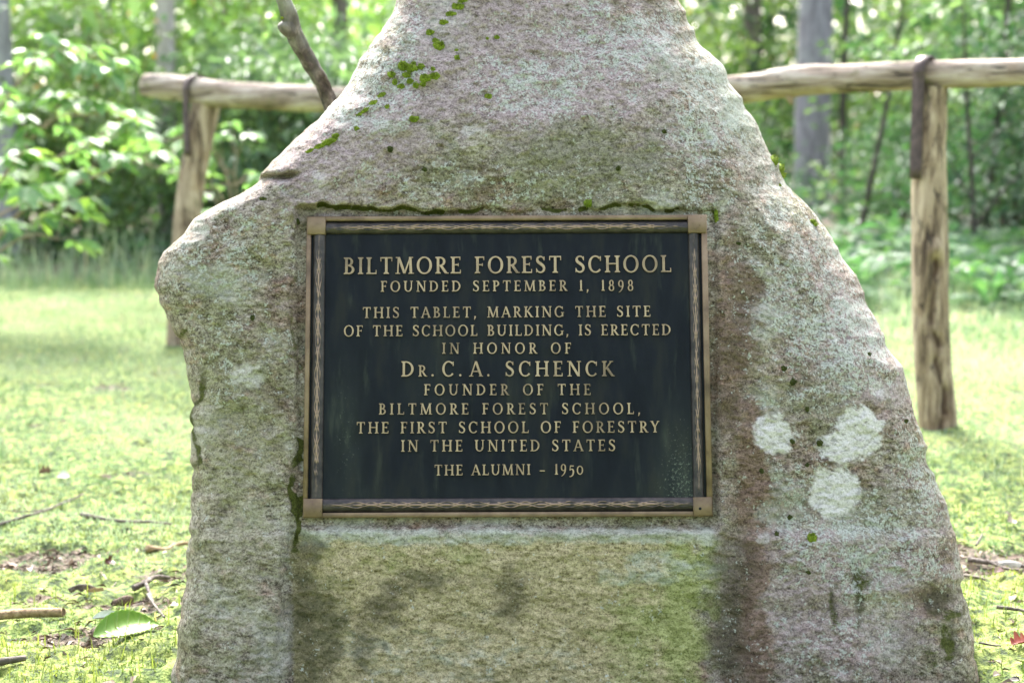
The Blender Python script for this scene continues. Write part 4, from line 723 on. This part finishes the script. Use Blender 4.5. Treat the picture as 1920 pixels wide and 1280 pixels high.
# ------------------------------------------------------------------ the woods
def compound_shrub(name, label, base, branches, leaf_l, matl, seed, group=None, per=.16, stem=M['twig_pale']):
    rg = np.random.default_rng(seed); root = thing(name, label, 'sapling', tuple(base), group); g = Geo(); LP, LD, LN, LL = [], [], [], []
    for br in branches:
        P = catmull(np.array(br['p']), 40); V, T, Q = tube(P, np.linspace(br.get('r', .012), .003, 40), 8, None, .1, seed); g.add(V-base, T, Q)
        s = np.concatenate([[0], np.cumsum(np.linalg.norm(np.diff(P, axis=0), axis=1))]); n = max(2, int(s[-1]*(1-br.get('from', .35))/per))
        for f_ in np.linspace(br.get('from', .35), 1, n):
            k = min(int(f_*39), 38); c = P[k]; tdir = unit(P[k+1]-P[k])
            for _ in range(br.get('k', 2)):
                sd = unit(np.cross(tdir, [0, 0, 1.]))*rg.choice([-1, 1]); pd = unit(sd*rg.uniform(.3, 1)+tdir*rg.uniform(.1, .9)+np.array([0, 0, rg.uniform(-.1, .6)])); pl = rg.uniform(.08, .2); e = c+pd*pl
                V, T, Q = tube([c, (c+e)/2+[0, 0, .01], e], [.003, .002, .0015], 5, 5, cap=False); g.add(V-base, None, Q)
                hd = unit(pd*[1, 1, .2]); lat = np.cross(hd, [0, 0, 1.])
                for q, an in enumerate(np.radians([-75, -38, 0, 38, 75])):
                    LP.append(e); LD.append(hd*math.cos(an)+lat*math.sin(an)+np.array([0, 0, -.28+rg.normal(0, .18)])); LN.append(np.array([0, 0, 1.])+.4*rg.normal(size=3)); LL.append(leaf_l*rg.uniform(.7, 1.15)*(1-.25*abs(q-2)/2))
    g.build('stem', stem, root); LL = np.array(LL); V, T, kk = leaves(np.array(LP), np.array(LD), np.array(LN), LL, LL*.42, True, .22, .05); V -= base
    g = Geo(); g.add(V, T, None, np.repeat(rg.random(len(LL)), kk)); g.build('foliage', matl, root); return root
B1 = gnd(-90, 640); d1 = 7.6
compound_shrub('buckeye_sapling', 'leafy sapling with pale drooping leaflets reaching in from the left edge', B1, [
    {'p': [B1, at(-20, 470, d1), at(70, 372, d1), at(160, 338, d1-.1), at(235, 308, d1-.1), at(330, 280, d1)], 'r': .014, 'k': 3},
    {'p': [B1, at(-40, 420, d1+.2), at(30, 300, d1+.2), at(100, 225, d1+.1), at(190, 215, d1)], 'r': .012, 'k': 3},
    {'p': [B1, at(-60, 380, d1-.1), at(-20, 240, d1), at(40, 150, d1), at(110, 100, d1), at(190, 130, d1)], 'r': .012, 'k': 3},
    {'p': [B1, at(-70, 480, d1-.4), at(-10, 410, d1-.5), at(60, 380, d1-.5), at(120, 390, d1-.5)], 'r': .010, 'k': 3},
    {'p': [B1, at(-70, 520, d1-.2), at(0, 470, d1-.3), at(60, 440, d1-.3), at(110, 450, d1-.3)], 'r': .009, 'k': 2},
    {'p': [B1, at(-60, 400, d1+.4), at(60, 320, d1+.5), at(170, 270, d1+.5), at(240, 245, d1+.5)], 'r': .010, 'k': 3}], .15, M['leaf_bright'], 3)
B2 = gnd(455, 560); d2 = 8.9
compound_shrub('buckeye_sapling', 'smaller leafy sapling with pale leaflets standing just behind the left rail post', B2, [
    {'p': [B2, at(440, 430, d2), at(425, 330, d2), at(380, 260, d2), at(300, 265, d2)], 'r': .010, 'k': 3}, {'p': [B2, at(450, 420, d2), at(440, 330, d2-.1), at(445, 290, d2-.1)], 'r': .009, 'k': 3},
    {'p': [B2, at(445, 460, d2), at(420, 380, d2-.2), at(410, 350, d2-.2), at(450, 345, d2-.2)], 'r': .009, 'k': 3}, {'p': [B2, at(430, 430, d2+.2), at(380, 350, d2+.2), at(270, 305, d2+.2)], 'r': .009, 'k': 2}], .14, M['leaf_bright'], 5)

def shrub_mesh(seed, R, H, nclump, per, ll, lw, matl, stemm, root, flat=.5, spread=.22, z0=.1, tmax=1.):
    rg = np.random.default_rng(seed); g = Geo(); C = []
    for k in range(nclump):
        a = rg.uniform(0, 2*np.pi); z = rg.uniform(z0, 1)**.9; r = R*math.sqrt(rg.uniform(.05, 1))*(1-.45*z)*rg.uniform(.7, 1.2); C.append((r*math.cos(a), r*math.sin(a), z*H))
    C = np.array(C)
    for k in range(0, nclump, 3):
        c = C[k]; V, T, Q = tube([(c[0]*.05, c[1]*.05, -.05), (c[0]*.35+rg.normal(0, .05), c[1]*.35+rg.normal(0, .05), c[2]*.5), c], [.018, .011, .003], 6, 10, .1, seed, cap=False); g.add(V, None, Q)
    g.build('stem', stemm, root); n = nclump*per; ci = np.repeat(np.arange(nclump), per)
    P = C[ci]+rg.normal(size=(n, 3))*spread*np.array([1, 1, flat]); out = unit(P-C[ci]+.25*(P*[1, 1, 0])); D = out*[1, 1, .3]+.5*rg.normal(size=(n, 3))+[0, 0, -.15]; N = np.array([0, 0, 1.])+.55*rg.normal(size=(n, 3))
    P[:, 2] = np.maximum(P[:, 2], .03); L = ll*rg.uniform(.6, 1.25, n); V, T, kk = leaves(P, D, N, L, L*lw); ct = rg.random(nclump)
    g = Geo(); tt_ = np.clip(.55*ct[ci]+.45*rg.random(n), 0, .95); tt_ = np.where(rg.random(n) < .012, 1, tt_)*tmax; g.add(V, T, None, np.repeat(tt_, kk)); g.build('foliage', matl, root)
def place(root, px, d, rz, sc, label, first=[set()]):
    r = ray(px, 256); p = CAM+r*(d/1.0); p[2] = -.02
    if root.name in first[0]: return dup(root, tuple(p), rz, sc, label)
    first[0].add(root.name); root.location = p; root.rotation_euler = (0, 0, rz); root.scale = (sc,)*3; root['label'] = label; return root
def proto(name, cat, group, *a, **k):
    r = thing(name, 'shrub', cat, (0, 0, 0), group); shrub_mesh(*a, root=r, **k); return r
GS = 'shrubs along the edge of the woods'
sA = proto('leafy_shrub', 'shrub', GS, 11, 1.15, 2.1, 46, 75, .085, .5, M['leaf_yellow'], M['twig_pale'])
sB = proto('evergreen_shrub', 'shrub', GS, 12, 1.1, 1.5, 44, 80, .12, .30, M['leaf_dark'], M['bark_dark'])
sC = proto('woodland_shrub', 'shrub', GS, 13, 1.2, 2.0, 46, 75, .095, .5, M['leaf_mid'], M['bark_brown'])
sE = proto('understory_shrub', 'shrub', GS, 14, 1.2, 1.9, 48, 75, .09, .48, M['leaf_emerald'], M['bark_dark'])
for root, px, d, rz, sc, lb in [
    (sA, 430, 13.2, .3, 1.35, 'tall yellow green shrub with orange flecked leaves above the left rail'), (sA, 560, 14.6, 2.1, 1.35, 'yellow green shrub filling the gap left of the dead branch and boulder'),
    (sA, 215, 13.0, 4.0, 1.25, 'light green bush under the pale trunk at upper left'), (sA, 90, 14.2, 5.2, 1.3, 'sunlit bush at the top left corner behind the sapling'),
    (sB, 520, 11.4, .5, .95, 'dark evergreen shrub below the rail beside the boulder shoulder'), (sB, 610, 12.2, 2.5, 1.05, 'dark green shrub partly hidden by the left slope of the boulder'),
    (sC, 305, 11.6, 1.1, .62, 'low green bush at the foot of the left rail post'), (sC, 120, 12.6, 3.3, .55, 'low bush at the back of the lawn below the left sapling'), (sC, 20, 13.2, .7, .95, 'shadowed green bush beside the brown trunk at the left edge'),
    (sC, 1290, 21.5, 2.0, 1.1, 'mid green shrub between the boulder and the big grey trunk'), (sE, 1372, 15.0, .2, .55, 'emerald bush below the crossbar left of the big grey trunk'),
    (sE, 1690, 13.6, 1.7, .55, 'emerald shrub between the big grey trunk and the right post'), (sE, 1915, 11.8, 3.9, .85, 'dense dark emerald shrub right of the right post'), (sC, 1850, 17.0, 5.0, 1.4, 'tall green shrub rising over the crossbar at right'),
    (sA, 1900, 16.0, 2.9, 1.35, 'sunlit yellow green shrub above the crossbar at the right edge'), (sC, 1640, 22.5, .9, 1.3, 'pale green bush far behind the thin dark sapling'), (sC, 1430, 25.0, 1.2, 1.6, 'distant bright bush seen between the boulder top and the big grey trunk'), (sE, 2010, 13.0, 2.0, 1.15, 'dark emerald shrub cut by the right edge of the view')]:
    place(root, px, d, rz, sc, lb)

def fern_mesh(seed, root):
    rg = np.random.default_rng(seed); P, D, N, L = [], [], [], []; g = Geo()
    for k in range(11):
        a = k*2*math.pi/11+rg.normal(0, .2); h = np.array([math.cos(a), math.sin(a), 0]); ln_ = rg.uniform(.45, .72); s = np.cross(h, [0, 0, 1.]); el = rg.uniform(.55, 1.15)
        u = np.linspace(.06, 1, 20); rach = h*(ln_*u*(.35+.5*u))[:, None]+np.array([0, 0, 1.])*(ln_*(el*u-.62*u*u))[:, None]
        V, T, Q = tube(rach, np.linspace(.004, .001, 20), 5, cap=False); g.add(V, None, Q, .3)
        for i_ in range(2, 20):
            t_ = unit(rach[i_]-rach[i_-1])
            for sg in (-1, 1): P.append(rach[i_]); D.append(s*sg+t_*.45); N.append(np.cross(s, t_)*-1+.2*rg.normal(size=3)); L.append(.17*ln_/.6*math.sin(math.pi*(.08+.90*u[i_]))**.8*1.0)
    L = np.array(L); V, T, kk = leaves(np.array(P), np.array(D), np.array(N), L, .028, droop=.1, fold=0); g.add(V, T, None, np.repeat(rg.random(len(L)), kk)); g.build('fronds', M['fern'], root)
GF = 'ferns along the edge of the woods'
fr = thing('fern', 'green fern in the bank of ferns at the edge of the woods', 'fern', (0, 0, 0), GF); fern_mesh(4, fr)
rg = np.random.default_rng(99); spots = []
for k in range(34): spots.append((rg.uniform(1440, 1990), rg.uniform(8.2, 12.5)))
for k in range(12): spots.append((rg.uniform(-40, 520), rg.uniform(10.3, 12.)))
for k, (px_, d_) in enumerate(spots):
    p = CAM+ray(px_, 256)*d_; p[2] = -.01; sc = rg.uniform(.5, .85)
    if k == 0: fr.location = p; fr.scale = (sc,)*3
    else: dup(fr, tuple(p), rg.uniform(0, 6.3), sc)
# low undergrowth nobody could count
n = 30000; rg = np.random.default_rng(5); x = rg.uniform(-16, 16, n); y = rg.uniform(7.8, 24, n); k = (y > 9.9-.12*x-.42*np.maximum(x, 0)+1.0*fbm(x*.8, x*0, None, 2, 4)) & (fbm(x*.9, y*.9, None, 3, 15) > -.25); x, y = x[k], y[k]; n = len(x)
z = rg.uniform(.02, 1, n)**1.5*(.35+.25*fbm(x*.6, y*.6, None, 2, 16)+.03*(y-9)); D = rg.normal(size=(n, 3)); D[:, 2] *= .5
V, T, kk = leaves(np.stack([x, y, np.maximum(z, .02)], 1), D, np.array([0, 0, 1.])+.5*rg.normal(size=(n, 3)), rg.uniform(.07, .17, n), rg.uniform(.03, .07, n)); g = Geo(); g.add(V, T, None, np.repeat(rg.random(n), kk))
tag(g.build('undergrowth', M['leaf_emerald']), 'low leafy ground cover on the forest floor behind the lawn', 'undergrowth', kind='stuff')

def tree(name, label, px, d, diam, H, bark, leafm, seed, lean=(0, 0), crown0=.45, R=2.6, ncl=40, per=26, ll=.17, group='trees of the woods behind', limbs=7, low=()):
    rg = np.random.default_rng(seed); base = CAM+ray(px, 256)*d; base[2] = -.05; root = thing(name, label, 'tree', tuple(base), group); g = Geo()
    P = [(0, 0, 0), (lean[0]*.3+rg.normal(0, .02), rg.normal(0, .03), H*.3), (lean[0]*.6+rg.normal(0, .05), lean[1]*.6, H*.6), (lean[0], lean[1], H)]
    V, T, Q = tube(P, [diam*.62, diam*.5, diam*.36, diam*.08], 18, 60, .10, seed, 6., True, 1.5); g.add(V, T, Q); C = []
    for k in range(limbs):
        f_ = crown0+(1-crown0)*(k+.3)/limbs; b0 = np.array([np.interp(f_, [0, .3, .6, 1], [q[j] for q in P]) for j in range(3)]); a = rg.uniform(0, 6.28); ln_ = R*(1.15-f_*.6)*rg.uniform(.7, 1.1); e = b0+np.array([math.cos(a)*ln_, math.sin(a)*ln_, ln_*rg.uniform(.1, .6)])
        V, T, Q = tube([b0, b0*.5+e*.5+[0, 0, .1], e], [diam*.2*(1.2-f_), diam*.1, .012], 8, 14, .1, seed+k, cap=False); g.add(V, None, Q); C += [b0*(1-u)+e*u for u in (.55, .8, 1.)]
    for (z_, a, ln_, dz, r_) in low:                                   # bare low twigs
        b0 = np.array([np.interp(z_/H, [0, .3, .6, 1], [q[j] for q in P]) for j in range(3)]); e = b0+np.array([math.cos(a)*ln_, math.sin(a)*ln_, dz]); V, T, Q = tube([b0, b0*.5+e*.5+[0, 0, .06], e], [r_, r_*.7, r_*.3], 7, 14, .2, seed, cap=False); g.add(V, None, Q)
    g.build('trunk', bark, root); C = np.array(C); ex = C[rg.integers(0, len(C), max(0, ncl-len(C)))]+rg.normal(size=(max(0, ncl-len(C)), 3))*R*.32; C = np.vstack([C, ex]); ci = rg.integers(0, len(C), ncl*per)
    Pp = C[ci]+rg.normal(size=(len(ci), 3))*np.array([.42, .42, .22])*R/2.6; D = rg.normal(size=(len(ci), 3))*[1, 1, .4]-[0, 0, .2]; L = ll*rg.uniform(.7, 1.3, len(ci)); V, T, kk = leaves(Pp, D, np.array([0, 0, 1.])+.5*rg.normal(size=(len(ci), 3)), L, L*.55)
    g = Geo(); g.add(V, T, None, np.repeat(np.clip(.5*rg.random(len(C))[ci]+.5*rg.random(len(ci)), 0, .95), kk)); g.build('crown', leafm, root); return root
tree('forest_tree', 'large straight tree with smooth lilac grey trunk behind the right rail', 1523, 19., .36, 13, M['bark_grey'], M['leaf_mid'], 21)
tree('forest_tree', 'tree with stout grey trunk at the far left edge', 14, 11.6, .14, 9, M['bark_grey'], M['leaf_mid'], 22, R=2., per=9, ncl=24, crown0=.6)
tree('forest_tree', 'tree with pale whitish trunk above the left end of the rail', 314, 12.0, .13, 11, M['bark_pale'], M['leaf_yellow'], 23, R=2.2, per=9, ncl=24, crown0=.6)
tree('forest_tree', 'brown trunked tree just left of the top of the boulder', 634, 13.4, .12, 10, M['bark_brown'], M['leaf_dark'], 24, R=2.2, crown0=.3)
0 and tree('forest_tree', 'tree with dim brown trunk just right of the top of the boulder', 1326, 19.5, .14, 10, M['bark_brown'], M['leaf_mid'], 25, R=2.)
tree('young_tree', 'thin dark sapling rising just right of the large grey trunk', 1583, 16., .06, 6, M['bark_dark'], M['leaf_emerald'], 26, R=1.3, ncl=16, per=40, ll=.11, limbs=6, crown0=.4)
tree('young_tree', 'leaning dark sapling between the grey trunk and right post', 1606, 12.0, .042, 2.6, M['bark_dark'], M['leaf_emerald'], 27, (.42, .2), .55, .4, 8, 22, .08, limbs=4)
tree('young_tree', 'dark many branched sapling above the rail at the right edge', 1856, 12.4, .05, 4.5, M['bark_dark'], M['leaf_emerald'], 28, (.3, .1), .42, 1.2, 24, 45, .10, limbs=5, low=[(1.0, 2.6, .5, .5, .014), (1.2, .3, .6, .7, .016), (1.5, .1, .5, .8, .012), (1.3, 3.0, .6, .6, .012), (.7, .2, .6, .4, .012)])
tree('young_tree', 'dark twiggy sapling beside the lower half of the right post', 1840, 10.8, .035, 2.2, M['bark_dark'], M['leaf_dark'], 29, (-.15, .1), .5, .7, 12, 40, .09, limbs=4, low=[(.35, .2, .5, .45, .012), (.5, 2.8, .3, .4, .01), (.8, .3, .5, .3, .009)])
tree('young_tree', 'faint slim tree seen through the gap right of the right post', 1800, 21., .10, 8, M['bark_brown'], M['leaf_mid'], 30, R=1.6, ncl=30, per=45)
# far wood: one leafy mass with trunks
rg = np.random.default_rng(77); n = 140000; x = rg.uniform(-34, 34, n); y = rg.uniform(23, 52, n); z = rg.uniform(.1, 11, n); z = np.where(x < 3, z*.58, z); dn = fbm(x*.35, y*.35, z*.45, 3, 50); k = dn > np.where(x > 2, -.2, -.07); x, y, z = x[k], y[k], z[k]; n = len(x)
D = rg.normal(size=(n, 3)); V, T, kk = leaves(np.stack([x, y, z], 1), D, np.array([0, -.3, 1.])+.6*rg.normal(size=(n, 3)), rg.uniform(.22, .42, n), rg.uniform(.12, .24, n)); g = Geo(); cv = fbm(x*.3, y*.3, z*.3, 2, 51)
g.add(V, T, None, np.repeat(np.clip(.5+.5*cv+rg.normal(0, .2, n), 0, .95), kk)); g.mt[-1] = np.repeat(np.where(x > 3+2*cv, 3, 0), 4)
for k in range(70):
    bx, by = rg.uniform(-30, 30), rg.uniform(22, 48); V, T, Q = tube([(bx, by, -.1), (bx+rg.normal(0, .2), by, 6), (bx+rg.normal(0, .4), by, 12)], [.16, .12, .07], 9, 12, .1, k, cap=False); g.add(V, None, Q, m=1)
n = 5000; x = rg.uniform(-17, 17, n); y = rg.uniform(-14, -5.5, n)+.02*x*x; z = rg.uniform(.1, 5.5, n); D = rg.normal(size=(n, 3))     # unseen woods added behind the camera to cut sky light on the boulder
V, T, kk = leaves(np.stack([x, y, z], 1), D, np.array([0, .3, 1.])+.6*rg.normal(size=(n, 3)), rg.uniform(.5, .8, n), rg.uniform(.3, .5, n)); g.add(V, T, None, np.repeat(rg.uniform(0, .6, n), kk), 2)
tag(g.build('distant_woods', [M['leaf_yellow'], M['bark_brown'], M['leaf_dark'], M['leaf_emerald']]), 'far leafy mass of the forest closing in the clearing behind the nearer trees', 'woods', kind='stuff')
